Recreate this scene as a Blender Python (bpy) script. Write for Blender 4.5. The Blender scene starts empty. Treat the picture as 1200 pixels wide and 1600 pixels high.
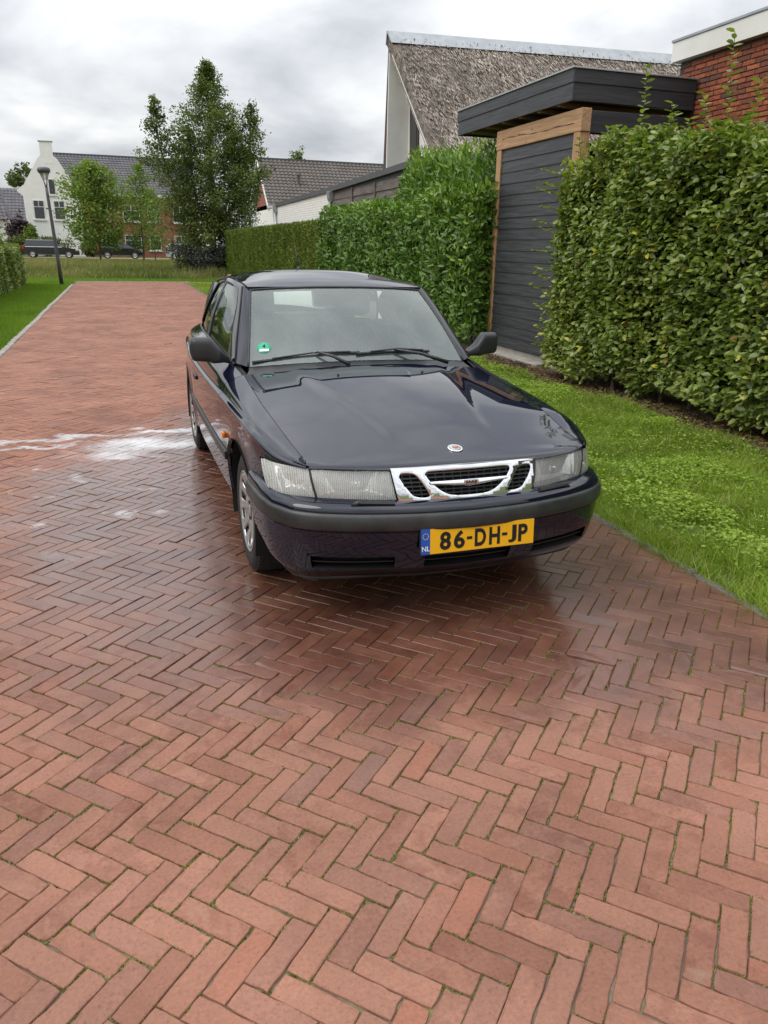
import bpy, bmesh, math, random
import numpy as np
from mathutils import Vector, Matrix
from mathutils.geometry import delaunay_2d_cdt
random.seed(7)
RG = np.random.default_rng(11)
SC = bpy.context.scene
COL = SC.collection
rad = math.radians

# ---------------------------------------------------------------- camera
CAM_H, CAM_PITCH, CAM_YAW, CAM_ROLL, FPX = 1.576, rad(18.92), rad(18.6), rad(1.09), 1202.0
cam_d = bpy.data.cameras.new('camera')
cam = bpy.data.objects.new('camera', cam_d)
COL.objects.link(cam)
cam_d.sensor_fit = 'VERTICAL'
cam_d.sensor_height = 36.0
cam_d.lens = FPX / 1600.0 * 36.0
cam_d.clip_end = 3000
cam.matrix_world = (Matrix.Translation((0, 0, CAM_H)) @ Matrix.Rotation(-CAM_YAW, 4, 'Z')
                    @ Matrix.Rotation(math.pi / 2 - CAM_PITCH, 4, 'X') @ Matrix.Rotation(CAM_ROLL, 4, 'Z'))
SC.camera = cam

# ---------------------------------------------------------------- sky
SUN_EL, SUN_AZ = rad(50), rad(-100)      # azimuth from +Y towards +X
world = bpy.data.worlds.new('World')
SC.world = world
world.use_nodes = True
wt = world.node_tree
wt.nodes.clear()
def wn(t, **kw):
    n = wt.nodes.new(t)
    for k, v in kw.items():
        setattr(n, k, v)
    return n
wl = wt.links.new
out = wn('ShaderNodeOutputWorld')
tc = wn('ShaderNodeTexCoord')
sep = wn('ShaderNodeSeparateXYZ')
wl(tc.outputs['Generated'], sep.inputs[0])
zc = wn('ShaderNodeMath', operation='MAXIMUM'); zc.inputs[1].default_value = 0.0
wl(sep.outputs['Z'], zc.inputs[0])
za = wn('ShaderNodeMath', operation='ADD'); za.inputs[1].default_value = 0.32
wl(zc.outputs[0], za.inputs[0])
dx = wn('ShaderNodeMath', operation='DIVIDE'); wl(sep.outputs['X'], dx.inputs[0]); wl(za.outputs[0], dx.inputs[1])
dy = wn('ShaderNodeMath', operation='DIVIDE'); wl(sep.outputs['Y'], dy.inputs[0]); wl(za.outputs[0], dy.inputs[1])
cmb = wn('ShaderNodeCombineXYZ'); wl(dx.outputs[0], cmb.inputs[0]); wl(dy.outputs[0], cmb.inputs[1])
n1 = wn('ShaderNodeTexNoise'); n1.inputs['Scale'].default_value = 1.7; n1.inputs['Detail'].default_value = 7
n1.inputs['Roughness'].default_value = 0.52; n1.inputs['Distortion'].default_value = 0.25
wl(cmb.outputs[0], n1.inputs['Vector'])
rmp = wn('ShaderNodeValToRGB')
e = rmp.color_ramp.elements
e[0].position = 0.35; e[0].color = (0.47, 0.49, 0.535, 1)
e[1].position = 0.65; e[1].color = (1.02, 1.02, 1.01, 1)
m = rmp.color_ramp.elements.new(0.50); m.color = (0.72, 0.735, 0.755, 1)
wl(n1.outputs['Fac'], rmp.inputs[0])
sky = wn('ShaderNodeTexSky', sky_type='NISHITA')
sky.sun_disc = False
sky.sun_elevation = SUN_EL
sky.sun_rotation = SUN_AZ
skm = wn('ShaderNodeMix', data_type='RGBA', blend_type='MULTIPLY'); skm.inputs[0].default_value = 1
skm.inputs[7].default_value = (0.1, 0.1, 0.1, 1)
wl(sky.outputs[0], skm.inputs[6])
mx = wn('ShaderNodeMix', data_type='RGBA'); mx.inputs[0].default_value = 0.93
wl(skm.outputs[2], mx.inputs[6]); wl(rmp.outputs[0], mx.inputs[7])
bg = wn('ShaderNodeBackground'); bg.inputs['Strength'].default_value = 1.15
# an overcast vault is brighter overhead than at the skyline
lum = wn('ShaderNodeMath', operation='MULTIPLY_ADD'); wl(zc.outputs[0], lum.inputs[0]); lum.inputs[1].default_value = 1.25; lum.inputs[2].default_value = 0.58
lmx = wn('ShaderNodeMix', data_type='RGBA', blend_type='MULTIPLY'); lmx.inputs[0].default_value = 1
wl(mx.outputs[2], lmx.inputs[6]); wl(lum.outputs[0], lmx.inputs[7])
wl(lmx.outputs[2], bg.inputs['Color'])
wl(bg.outputs[0], out.inputs['Surface'])

# ---------------------------------------------------------------- sun (veiled by cloud)
sl = bpy.data.lights.new('sun', 'SUN')
sl.energy = 1.2
sl.angle = rad(38)
sl.color = (1.0, 0.96, 0.9)
sun = bpy.data.objects.new('sun', sl)
COL.objects.link(sun)
sd = Vector((math.sin(SUN_AZ) * math.cos(SUN_EL), math.cos(SUN_AZ) * math.cos(SUN_EL), math.sin(SUN_EL)))
sun.rotation_euler = sd.to_track_quat('Z', 'Y').to_euler()
sun.location = (-20, -4, 30)

vs = SC.view_settings
vs.view_transform = 'Standard'; vs.look = 'None'; vs.gamma = 1; vs.exposure = 0.42
vs.use_curve_mapping = False
SC.cycles.use_denoising = True
SC.cycles.max_bounces = 10
SC.cycles.transparent_max_bounces = 16
SC.cycles.caustics_reflective = False
SC.cycles.caustics_refractive = False

# ---------------------------------------------------------------- helpers: projection (only to pick which pieces become objects)
def to_px(P):
    P = np.asarray(P, float) - np.array([0, 0, CAM_H])
    c, s = math.cos(CAM_YAW), math.sin(CAM_YAW)
    X = c * P[..., 0] - s * P[..., 1]; Y = s * P[..., 0] + c * P[..., 1]; Z = P[..., 2]
    cp, sp = math.cos(CAM_PITCH), math.sin(CAM_PITCH)
    y = Y * sp + Z * cp; z = Y * cp - Z * sp
    z = np.where(z < 0.05, np.nan, z)
    u = X / z * FPX; v = -y / z * FPX
    cr, sr = math.cos(CAM_ROLL), math.sin(CAM_ROLL)
    return 600 + cr * u - sr * v, 800 + sr * u + cr * v, z

# ---------------------------------------------------------------- helpers: materials
class NT:
    def __init__(s, name):
        s.m = bpy.data.materials.new(name); s.m.use_nodes = True
        s.t = s.m.node_tree; s.t.nodes.clear()
        s.o = s.t.nodes.new('ShaderNodeOutputMaterial')
    def n(s, t, ins=None, **kw):
        x = s.t.nodes.new(t)
        for k, v in kw.items(): setattr(x, k, v)
        for k, v in (ins or {}).items():
            if hasattr(v, 'is_linked') or isinstance(v, bpy.types.NodeSocket): s.t.links.new(v, x.inputs[k])
            else: x.inputs[k].default_value = v
        return x
    def math(s, op, a, b=0.0, clamp=False):
        x = s.n('ShaderNodeMath', {0: a, 1: b}, operation=op); x.use_clamp = clamp; return x.outputs[0]
    def noise(s, vec, scale, detail=4, rough=0.55, dist=0.0):
        d = {'Scale': scale, 'Detail': detail, 'Roughness': rough, 'Distortion': dist}
        if vec is not None: d['Vector'] = vec
        return s.n('ShaderNodeTexNoise', d).outputs['Fac']
    def ramp(s, fac, stops, interp='LINEAR'):
        x = s.n('ShaderNodeValToRGB', {0: fac}); cr = x.color_ramp; cr.interpolation = interp
        while len(cr.elements) < len(stops): cr.elements.new(0.5)
        for el, (p, c) in zip(cr.elements, stops):
            el.position = p; el.color = (c, c, c, 1) if not hasattr(c, '__len__') else (*c[:3], 1)
        return x.outputs[0]
    def mix(s, f, a, b, blend='MIX'):
        x = s.n('ShaderNodeMix', data_type='RGBA', blend_type=blend)
        for k, v in ((0, f), (6, a), (7, b)):
            if isinstance(v, bpy.types.NodeSocket): s.t.links.new(v, x.inputs[k])
            elif k == 0: x.inputs[0].default_value = v
            else: x.inputs[k].default_value = (*v[:3], 1) if hasattr(v, '__len__') else (v, v, v, 1)
        return x.outputs[2]
    def bump(s, h, strength=0.3, dist=0.01):
        return s.n('ShaderNodeBump', {'Height': h, 'Strength': strength, 'Distance': dist}).outputs[0]
    def pbr(s, **kw):
        ren = dict(color='Base Color', rough='Roughness', metal='Metallic', normal='Normal', ior='IOR', coat='Coat Weight',
                   coat_rough='Coat Roughness', coat_ior='Coat IOR', spec='Specular IOR Level', trans='Transmission Weight',
                   emit='Emission Color', estr='Emission Strength', alpha='Alpha', sub='Subsurface Weight', coat_normal='Coat Normal')
        d = {}
        for k, v in kw.items():
            if isinstance(v, tuple) and len(v) == 3: v = (*v, 1)
            d[ren[k]] = v
        b = s.n('ShaderNodeBsdfPrincipled', d)
        s.t.links.new(b.outputs[0], s.o.inputs[0]); return b
    def pos(s): return s.n('ShaderNodeNewGeometry').outputs['Position']
    def obj(s): return s.n('ShaderNodeTexCoord').outputs['Object']
    def attr(s, name): return s.n('ShaderNodeAttribute', attribute_name=name).outputs['Fac']
    def orand(s): return s.n('ShaderNodeObjectInfo').outputs['Random']

def simple(name, color, rough=0.6, metal=0.0, var=0.12, scale=6.0, bump=0.15, **kw):
    t = NT(name); p = t.obj()
    f = t.noise(p, scale, 6, 0.6)
    c = t.mix(t.ramp(f, [(0.3, 0.0), (0.7, 1.0)]), tuple(x * (1 - var) for x in color), tuple(min(1, x * (1 + var)) for x in color))
    args = dict(color=c, rough=rough, metal=metal, **kw)
    if bump: args['normal'] = t.bump(t.noise(p, scale * 12, 5), bump, 0.004)
    t.pbr(**args); return t.m

# ---------------------------------------------------------------- helpers: objects
def link(o, parent=None):
    COL.objects.link(o)
    if parent is not None: o.parent = parent
    return o
def mesh_obj(name, verts, faces, mat=None, parent=None, smooth=False, attr=None):
    me = bpy.data.meshes.new(name)
    me.from_pydata([tuple(v) for v in verts], [], [tuple(f) for f in faces])
    if mat is not None: me.materials.append(mat)
    if smooth: me.polygons.foreach_set('use_smooth', [True] * len(me.polygons))
    me.update()
    return link(bpy.data.objects.new(name, me), parent)
def np_mesh(name, V, Q, mat, parent=None, smooth=False, attrs=None):
    """V (n,3), Q (m,k) faces with the same k"""
    V = np.ascontiguousarray(V, dtype=np.float32); Q = np.ascontiguousarray(Q, dtype=np.int32)
    me = bpy.data.meshes.new(name)
    k = Q.shape[1]
    me.vertices.add(len(V)); me.vertices.foreach_set('co', V.ravel())
    me.loops.add(Q.size); me.loops.foreach_set('vertex_index', Q.ravel())
    me.polygons.add(len(Q)); me.polygons.foreach_set('loop_start', np.arange(0, Q.size, k, dtype=np.int32))
    me.polygons.foreach_set('loop_total', np.full(len(Q), k, dtype=np.int32))
    me.polygons.foreach_set('use_smooth', np.full(len(Q), bool(smooth)))
    for an, av in (attrs or {}).items():
        a = me.attributes.new(an, 'FLOAT', 'POINT'); a.data.foreach_set('value', np.ascontiguousarray(av, dtype=np.float32))
    if mat is not None: me.materials.append(mat)
    me.update(calc_edges=True); me.validate()
    return link(bpy.data.objects.new(name, me), parent)
def empty(name, loc=(0, 0, 0), rz=0.0):
    o = bpy.data.objects.new(name, None); COL.objects.link(o)
    o.location = loc; o.rotation_euler = (0, 0, rz); o.empty_display_size = 0.2
    return o
def tag(o, label=None, cat=None, group=None, kind=None):
    if label: o['label'] = label
    if cat: o['category'] = cat
    if group: o['group'] = group
    if kind: o['kind'] = kind
    return o
class MB:
    """collects shapes into one mesh"""
    def __init__(s): s.v = []; s.f = []
    def add(s, v, f):
        b = len(s.v); s.v += [tuple(map(float, p)) for p in v]; s.f += [tuple(i + b for i in q) for q in f]; return s
    def box(s, x0, x1, y0, y1, z0, z1, M=None):
        v = [(x, y, z) for z in (z0, z1) for y in (y0, y1) for x in (x0, x1)]
        if M is not None: v = [tuple(M @ Vector(p)) for p in v]
        return s.add(v, [(0, 2, 3, 1), (4, 5, 7, 6), (0, 1, 5, 4), (2, 6, 7, 3), (0, 4, 6, 2), (1, 3, 7, 5)])
    def prism(s, pts, axis, a, b):
        """polygon pts (2D) extruded on axis from a to b; axis 0: pts=(y,z), 1: pts=(x,z), 2: pts=(x,y)"""
        n = len(pts)
        def mk(p, w): return {0: (w, p[0], p[1]), 1: (p[0], w, p[1]), 2: (p[0], p[1], w)}[axis]
        v = [mk(p, a) for p in pts] + [mk(p, b) for p in pts]
        f = [tuple(range(n)), tuple(range(2 * n - 1, n - 1, -1))] + [(i, i + n, (i + 1) % n + n, (i + 1) % n) for i in range(n)]
        return s.add(v, f)
    def tube(s, pts, r, seg=8, caps=True):
        pts = [Vector(p) for p in pts]; n = len(pts)
        rs = r if hasattr(r, '__len__') else [r] * n
        v = []; ref = None
        for i, p in enumerate(pts):
            d = (pts[min(i + 1, n - 1)] - pts[max(i - 1, 0)])
            d.normalize()
            if ref is None or abs(ref.dot(d)) > 0.95: ref = Vector((0, 0, 1)) if abs(d.z) < 0.9 else Vector((1, 0, 0))
            a = d.cross(ref).normalized(); b = d.cross(a).normalized(); ref = -b if False else ref
            for k in range(seg):
                t = 2 * math.pi * k / seg
                v.append(p + (a * math.cos(t) + b * math.sin(t)) * rs[i])
        f = [(i * seg + k, i * seg + (k + 1) % seg, (i + 1) * seg + (k + 1) % seg, (i + 1) * seg + k) for i in range(n - 1) for k in range(seg)]
        if caps: f += [tuple(range(seg))[::-1], tuple((n - 1) * seg + k for k in range(seg))]
        return s.add(v, f)
    def lathe(s, prof, seg=32, axis='y', center=(0, 0, 0), closed=False):
        """prof: list of (along, radius)"""
        v = []
        for a, r in prof:
            for k in range(seg):
                t = 2 * math.pi * k / seg; c, q = math.cos(t) * r, math.sin(t) * r
                p = {'y': (c, a, q), 'x': (a, c, q), 'z': (c, q, a)}[axis]
                v.append((p[0] + center[0], p[1] + center[1], p[2] + center[2]))
        n = len(prof)
        f = [(i * seg + k, i * seg + (k + 1) % seg, (i + 1) * seg + (k + 1) % seg, (i + 1) * seg + k) for i in range(n - 1) for k in range(seg)]
        return s.add(v, f)
    def grid(s, P, flip=False):
        P = np.asarray(P, float); n, m = P.shape[:2]
        f = []
        for i in range(n - 1):
            for j in range(m - 1):
                q = (i * m + j, (i + 1) * m + j, (i + 1) * m + j + 1, i * m + j + 1)
                f.append(q[::-1] if flip else q)
        return s.add(P.reshape(-1, 3), f)
    def build(s, name, mat, parent=None, smooth=False, bevel=0.0, seg=2, angle=None):
        o = mesh_obj(name, s.v, s.f, mat, parent, smooth)
        if bevel:
            bm = bmesh.new(); bm.from_mesh(o.data)
            bmesh.ops.recalc_face_normals(bm, faces=bm.faces)
            bmesh.ops.bevel(bm, geom=[e for e in bm.edges if len(e.link_faces) == 2 and e.calc_face_angle(0) > 0.5], offset=bevel, segments=seg, affect='EDGES', profile=0.6)
            bm.to_mesh(o.data); bm.free()
        if angle:
            o.data.polygons.foreach_set('use_smooth', [True] * len(o.data.polygons))
            o.data.set_sharp_from_angle(angle=rad(angle))
        return o
def pchip(xs, ys):
    xs = np.asarray(xs, float); ys = np.asarray(ys, float)
    o = np.argsort(xs); xs = xs[o]; ys = ys[o]
    h = np.diff(xs); d = np.diff(ys) / h; m = np.zeros(len(xs))
    m[0], m[-1] = d[0], d[-1]
    for i in range(1, len(xs) - 1):
        if d[i - 1] * d[i] > 0:
            w1, w2 = 2 * h[i] + h[i - 1], h[i] + 2 * h[i - 1]
            m[i] = (w1 + w2) / (w1 / d[i - 1] + w2 / d[i])
    def f(x):
        x = np.clip(np.asarray(x, float), xs[0], xs[-1]); i = np.clip(np.searchsorted(xs, x) - 1, 0, len(h) - 1)
        t = (x - xs[i]) / h[i]
        return ((2*t**3-3*t**2+1)*ys[i] + (t**3-2*t**2+t)*h[i]*m[i] + (-2*t**3+3*t**2)*ys[i+1] + (t**3-t**2)*h[i]*m[i+1])
    return f
def curve(pts, n, k=None):
    """smooth 3D curve through pts (Catmull-Rom on chord length), n samples"""
    P = np.asarray(pts, float); d = np.r_[0, np.cumsum(np.sqrt(np.linalg.norm(np.diff(P, axis=0), axis=1)))]
    M = np.zeros_like(P); M[1:-1] = (P[2:] - P[:-2]) / (d[2:] - d[:-2])[:, None]
    M[0] = (P[1] - P[0]) / (d[1] - d[0]); M[-1] = (P[-1] - P[-2]) / (d[-1] - d[-2])
    t = np.linspace(0, d[-1], n) if k is None else np.interp(k, np.arange(len(P)), d)
    i = np.clip(np.searchsorted(d, t, side='right') - 1, 0, len(P) - 2); h = (d[i + 1] - d[i]); u = (t - d[i]) / h
    h = h[:, None]; u = u[:, None]
    return (2*u**3-3*u**2+1)*P[i] + (u**3-2*u**2+u)*h*M[i] + (-2*u**3+3*u**2)*P[i+1] + (u**3-u**2)*h*M[i+1]
def smooth01(a, b, x):
    t = np.clip((x - a) / (b - a), 0, 1); return t * t * (3 - 2 * t)
# ---------------------------------------------------------------- shared materials
M = {}
def mat_paint(name, col, flake=(0.0, 0.22, 0.5, 1.5)):
    t = NT(name); p = t.obj()
    dust = t.ramp(t.noise(p, 3.0, 6, 0.65), [(0.45, 0.0), (0.8, 0.25)])
    c = t.mix(dust, col, tuple(x * 1.25 + 0.004 for x in col))
    orange = t.bump(t.noise(p, 260.0, 2), 0.012, 0.0006)
    t.pbr(color=c, rough=t.math('ADD', t.math('MULTIPLY', dust, 0.2), flake[1]), metal=flake[0], spec=flake[2], coat=1.0, coat_rough=0.014, coat_ior=flake[3], coat_normal=orange)
    return t.m
M['paint'] = mat_paint('navy_paint', (0.0035, 0.0048, 0.015), (0.0, 0.2, 0.0, 1.58))
M['black_paint'] = mat_paint('black_paint', (0.006, 0.006, 0.008))
M['silver_paint'] = mat_paint('silver_paint', (0.33, 0.35, 0.37))
M['plastic'] = simple('black_plastic', (0.018, 0.019, 0.02), 0.42, var=0.25, scale=9, bump=0.08)
M['bumper_plastic'] = simple('weathered_grey_bumper_strip', (0.026, 0.029, 0.029), 0.42, var=0.5, scale=7, bump=0.1)
M['dark'] = simple('unlit_black_cavity', (0.004, 0.004, 0.0045), 0.8, bump=0)
M['rubber'] = simple('tyre_rubber', (0.017, 0.017, 0.018), 0.75, var=0.3, scale=14, bump=0.3)
M['chrome'] = simple('chrome', (0.82, 0.83, 0.85), 0.06, 1.0, var=0.03, scale=5, bump=0)
M['alloy'] = simple('silver_alloy', (0.50, 0.50, 0.49), 0.33, 0.75, var=0.1, scale=15, bump=0.05)
M['seat'] = simple('beige_grey_upholstery', (0.50, 0.49, 0.46), 0.85, var=0.15, scale=30, bump=0.3)
M['dash'] = simple('grey_dashboard', (0.22, 0.23, 0.225), 0.6, var=0.12, scale=20, bump=0.2)
M['orange'] = simple('amber_plastic', (0.75, 0.19, 0.015), 0.2, var=0.1, scale=30, bump=0)
M['lining'] = simple('pale_headlining', (0.62, 0.61, 0.57), 0.9, var=0.05, scale=20, bump=0.1)
M['white_plastic'] = simple('white_plastic', (0.75, 0.75, 0.74), 0.4, bump=0)
def mat_glass(name, tint, ior, haze=0.0, hazecol=(0.55, 0.62, 0.6), ribs=False):
    t = NT(name)
    fr = t.n('ShaderNodeFresnel', {'IOR': ior}).outputs[0]
    tr = t.n('ShaderNodeBsdfTransparent', {'Color': (*tint, 1)}).outputs[0]
    gl = t.n('ShaderNodeBsdfGlossy', {'Color': (0.94, 1.0, 0.97, 1), 'Roughness': 0.006}).outputs[0]
    if haze:
        f = t.math('MULTIPLY', t.ramp(t.noise(t.obj(), 2.6, 5, 0.6), [(0.3, 0.45), (0.75, 1.0)]), haze)
        if ribs:
            w = t.n('ShaderNodeTexWave', {'Vector': t.obj(), 'Scale': 42.0, 'Distortion': 3.0, 'Detail': 2.0}, bands_direction='Y').outputs['Fac']
            f = t.math('MULTIPLY', f, t.ramp(w, [(.15, .78), (.8, 1.2)]), clamp=True)
        df = t.n('ShaderNodeBsdfDiffuse', {'Color': (*hazecol, 1)}).outputs[0]
        tr = t.n('ShaderNodeMixShader', {0: f, 1: tr, 2: df}).outputs[0]
    mx_ = t.n('ShaderNodeMixShader', {0: fr, 1: tr, 2: gl})
    t.t.links.new(mx_.outputs[0], t.o.inputs[0]); return t.m
M['windshield'] = mat_glass('windscreen_glass', (0.92, 1.0, 0.96), 2.0, haze=0.15)
M['side_glass'] = mat_glass('side_window_glass', (0.60, 0.68, 0.64), 2.15)
M['rear_glass'] = mat_glass('rear_window_glass', (0.88, 0.93, 0.90), 1.3)
M['lens'] = mat_glass('clear_lamp_lens', (0.93, 0.94, 0.93), 1.7, haze=0.46, hazecol=(0.97, 0.97, 0.94), ribs=True)
M['far_glass'] = simple('dark_window_pane', (0.02, 0.024, 0.028), 0.06, spec=0.8, bump=0)
def mat_reflector():
    t = NT('lamp_reflector'); p = t.obj()
    w = t.n('ShaderNodeTexWave', {'Scale': 16.0, 'Distortion': 5.0, 'Detail': 2.0, 'Vector': p}, bands_direction='Y').outputs['Fac']
    t.pbr(color=(0.95, 0.95, 0.92), metal=0.55, rough=0.22, normal=t.bump(w, 0.22, 0.006)); return t.m
M['reflector'] = mat_reflector()
# ---------------------------------------------------------------- the navy hatchback, in its own frame: x forward, y to its left, z up
CAR = empty('parked_hatchback', (1.3066, 3.7214, 0.0), rad(-89.3))
tag(CAR, 'dark navy blue three-door hatchback with yellow number plate parked on the brick street', 'car')
def car_panels(name, grids, mat, s=1, smooth=True, sharp=None, skirt=None, depth=0.016, parent=None):
    """grids: list of (P, skirt edges); P[n,m,3] built for the +y side, mirrored when s=-1; faces turned outwards"""
    mb = MB()
    for P, sk in grids:
        P = np.array(P, float)
        du = np.gradient(P, axis=0); dv = np.gradient(P, axis=1)
        N = np.cross(du, dv); N /= np.maximum(np.linalg.norm(N, axis=2, keepdims=True), 1e-9)
        ctr = np.stack([np.clip(P[..., 0], -3.0, 0.3), 0 * P[..., 0], np.clip(P[..., 2], .5, .62)], -1)
        flip = (N * (P - ctr)).sum() < 0
        if flip: N = -N
        Ps = P * np.array([1, s, 1])
        mb.grid(Ps, flip=(flip != (s < 0)))
        for e in sk:
            if e == 'a': L, n_ = P[0], N[0]
            elif e == 'b': L, n_ = P[-1], N[-1]
            elif e == 'c': L, n_ = P[:, 0], N[:, 0]
            else: L, n_ = P[:, -1], N[:, -1]
            Q = np.stack([L, L - n_ * depth], 0) * np.array([1, s, 1])
            mb.grid(Q)
    o = mb.build(name, mat, CAR if parent is None else parent, smooth=smooth)
    if sharp: o.data.set_sharp_from_angle(angle=rad(sharp))
    return o

# ---- side section guides (half width y, height z) at stations x
XS = [.75, .70, .61, .55, .45, .32, -.06, -.52, -.75, -1.2, -1.9, -2.6, -3.2, -3.5]
def st(*a): return pchip(XS, a)
g_sy = st(.654, .656, .660, .665, .675, .686, .702, .700, .725, .735, .735, .698, .605, .535)
g_sz = st(.735, .743, .757, .766, .784, .809, .860, .912, .944, .957, .982, .990, .935, .90)
g_cy = st(.660, .698, .745, .766, .789, .806, .822, .836, .840, .843, .840, .808, .755, .680)
g_cz = st(.730, .732, .738, .747, .766, .784, .800, .811, .812, .811, .812, .826, .830, .820)
def side_guides(x):
    sy, sz, cy_, cz_ = g_sy(x), g_sz(x), g_cy(x), g_cz(x)
    w = np.clip((cy_ / .843), 0, 1)
    bl_ = smooth01(.0, .14, cy_ - sy) * smooth01(.58, .25, x)
    my, mz = cy_ * .42 + sy * .58 + .030 * bl_, cz_ * .36 + sz * .64 + .004
    return [(.725 * w, .195), (.792 * w, .235), (.815 * w, .36), (.833 * w, .50), (.842 * w, .62), (cy_ + .004, cz_ - .075), (cy_ + .004 * bl_, cz_ - .016), (cy_ + .004 * bl_, cz_ - .005),
            (cy_ - .003 - .004 * (1 - bl_), cz_ + .001), (cy_ - .016, cz_ + .006 * bl_ + .002), (cy_ * .76 + sy * .24 + .006 * bl_, cz_ * .72 + sz * .28 + .002), (my, mz), (sy, sz)]
def section(x, n=200):
    g = np.array(side_guides(float(x)), float)
    c = curve(np.c_[np.zeros(len(g)), g], n)
    return c[:, 1:]
ARCH_R, ARCH_Z = .362, .315
def arch_dist(x, z):
    return min(math.hypot(x, z - ARCH_Z), math.hypot(x + 2.605, z - ARCH_Z)) - ARCH_R
def side_grid(xs, zlo, zhi=None, m=72, off=0.0, spacing=None):
    rows = []
    for x in xs:
        c = section(x); z = c[:, 1]
        a = zlo(x) if callable(zlo) else zlo
        b = z[-1] if zhi is None else (zhi(x) if callable(zhi) else zhi)
        t = np.linspace(0, 1, len(z)); ta = np.interp(a, z, t); tb = np.interp(b, z, t)
        tt = np.linspace(ta, tb, m)
        y = np.interp(tt, t, c[:, 0]); zz = np.interp(tt, t, z)
        fl = np.array([.014 * math.exp(-max(arch_dist(x, q), 0) / .03) if q < .74 else 0 for q in zz])
        rows.append(np.stack([np.full(m, x), y + fl + off, zz], -1))
    return np.array(rows)
def arch_z(cx):
    return lambda x: ARCH_Z + math.sqrt(max(ARCH_R ** 2 - (x - cx) ** 2, 0))
lens_rear = lambda x: float(np.interp(x, [.45, .575], [.703, .605]))
lens_top = lambda x: float(np.interp(x, [.45, .60, .76], [.708, .718, .722]))
cosx = lambda a, b, n: (a + b) / 2 + (b - a) / 2 * -np.cos(np.linspace(0, math.pi, n))
for s in (-1, 1):
    car_panels('front_fender', [
        (side_grid(cosx(-.362, .362, 44), arch_z(0)), 'c'),
        (side_grid(np.linspace(.362, .45, 8), .607), 'c'),
        (side_grid(np.linspace(.45, .574, 10), .607, lens_rear, m=10), 'd'),
        (side_grid(np.linspace(.45, .752, 14), lens_top, m=16), 'cd'),
        (side_grid(np.linspace(-.507, -.362, 8), .215), 'ad')], M['paint'], s)
    door = car_panels('door', [(side_grid(np.linspace(-1.815, -.513, 40), .268, lambda x: float(g_sz(x)) - .003), 'abcd')], M['paint'], s)
    car_panels('sill', [(side_grid(np.linspace(-2.24, -.513, 30), .197, .262, m=8), 'd')], M['paint'], s)
    car_panels('rear_quarter_panel', [
        (side_grid(np.linspace(-2.243, -1.821, 14), .268), 'bd'),
        (side_grid(cosx(-2.967, -2.243, 40), arch_z(-2.605)), 'c'),
        (side_grid(np.linspace(-3.42, -2.967, 14), .60), 'c')], M['paint'], s)
    # rubbing strip along the flank
    P = side_grid(np.linspace(-2.2, -.40, 40), .468, .522, m=7)
    P[:, 1:-1, 1] += .013; P[1:-1] = P[1:-1]
    car_panels('rubbing_strip', [(P, 'abcd')], M['plastic'], s, parent=None)
    # door handle
    mb = MB(); y = float(np.interp(.735, section(-1.66)[:, 1], section(-1.66)[:, 0]))
    mb.box(-1.73, -1.59, y - .006, y + .013, .718, .746)
    h = mb.build('door_handle', M['plastic'], door, bevel=.008)
    h.scale = (1, s, 1)
    # side repeater
    mb = MB(); yy = float(np.interp(.615, section(-.41)[:, 1], section(-.41)[:, 0]))
    mb.box(-.435, -.375, yy - .004, yy + .016, .597, .628)
    o = mb.build('side_indicator', M['orange'], CAR, bevel=.008); o.scale = (1, s, 1)
    # dark structure behind the gaps
    inner = [(side_grid(np.linspace(-2.23, -.375, 24), .23, off=-.02), ''),
             (side_grid(np.linspace(-.5, .72, 24), lambda x: max(arch_z(0)(x) if abs(x) < .362 else .62, .62) + .03, off=-.02), ''),
             (side_grid(np.linspace(-3.4, -2.2, 20), lambda x: max(arch_z(-2.605)(x) if abs(x + 2.605) < .362 else .62, .62) + .03, off=-.02), '')]
    car_panels('inner_structure', inner, M['dark'], s)
    # wheel housings
    for cxw in (0, -2.605):
        mb = MB(); a = np.linspace(-.35, math.pi + .35, 26)
        r = ARCH_R - .002
        P = np.array([[(cxw + r * math.cos(t), yq, ARCH_Z + r * math.sin(t)) for yq in (.50, .81 if abs(cxw) < 1 else .80)] for t in a])
        P[..., 1] *= s
        mb.grid(P); mb.add([(cxw + .37 * math.cos(t), .50 * s, ARCH_Z + .37 * math.sin(t)) for t in a], [tuple(range(len(a)))])
        mb.build('wheel_housing', M['dark'], CAR, smooth=True)

# ---- bonnet
hz_c = pchip([.91, .755, .5, .2, -.1, -.4, -.55], [.735, .765, .815, .869, .915, .950, .960])
front_x = pchip([0, .2, .35, .53, .62, .67], [.893, .886, .866, .815, .775, .748])
rear_x = pchip([0, .4, .7], [-.425, -.455, -.515])
def hood_z(x, y):
    x = np.asarray(x, float); y = np.abs(y)
    fd = np.maximum(front_x(np.minimum(y, .67)) - x, 0)
    c = hz_c(np.clip(x, -.55, .91)); e = g_sz(np.clip(x, -.55, .75)); q = np.clip(y / g_sy(np.clip(x, -.55, .75)), 0, 1)
    z = c - (c - e) * q ** 1.95 - .017 * np.exp(-fd / .016)
    w = .24 + .20 * smooth01(.7, -.5, x)
    return z + .007 * (1 - smooth01(w - .035, w + .035, y)) * smooth01(.74, .5, x) - .001
ys = np.linspace(-1, 1, 61); rows = []
for t in cosx(0, 1, 60):
    row = []
    for q in ys:
        yy = q * .660
        xf, xr = float(front_x(abs(yy))) , float(rear_x(abs(yy)))
        x = xf + (xr - xf) * t
        y = q * (float(g_sy(np.clip(x, -.52, .75))) - .004)
        row.append((x, y, float(hood_z(x, y))))
    rows.append(row)
hood = car_panels('hood', [(rows, 'abcd')], M['paint'], 1, depth=.02)
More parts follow.
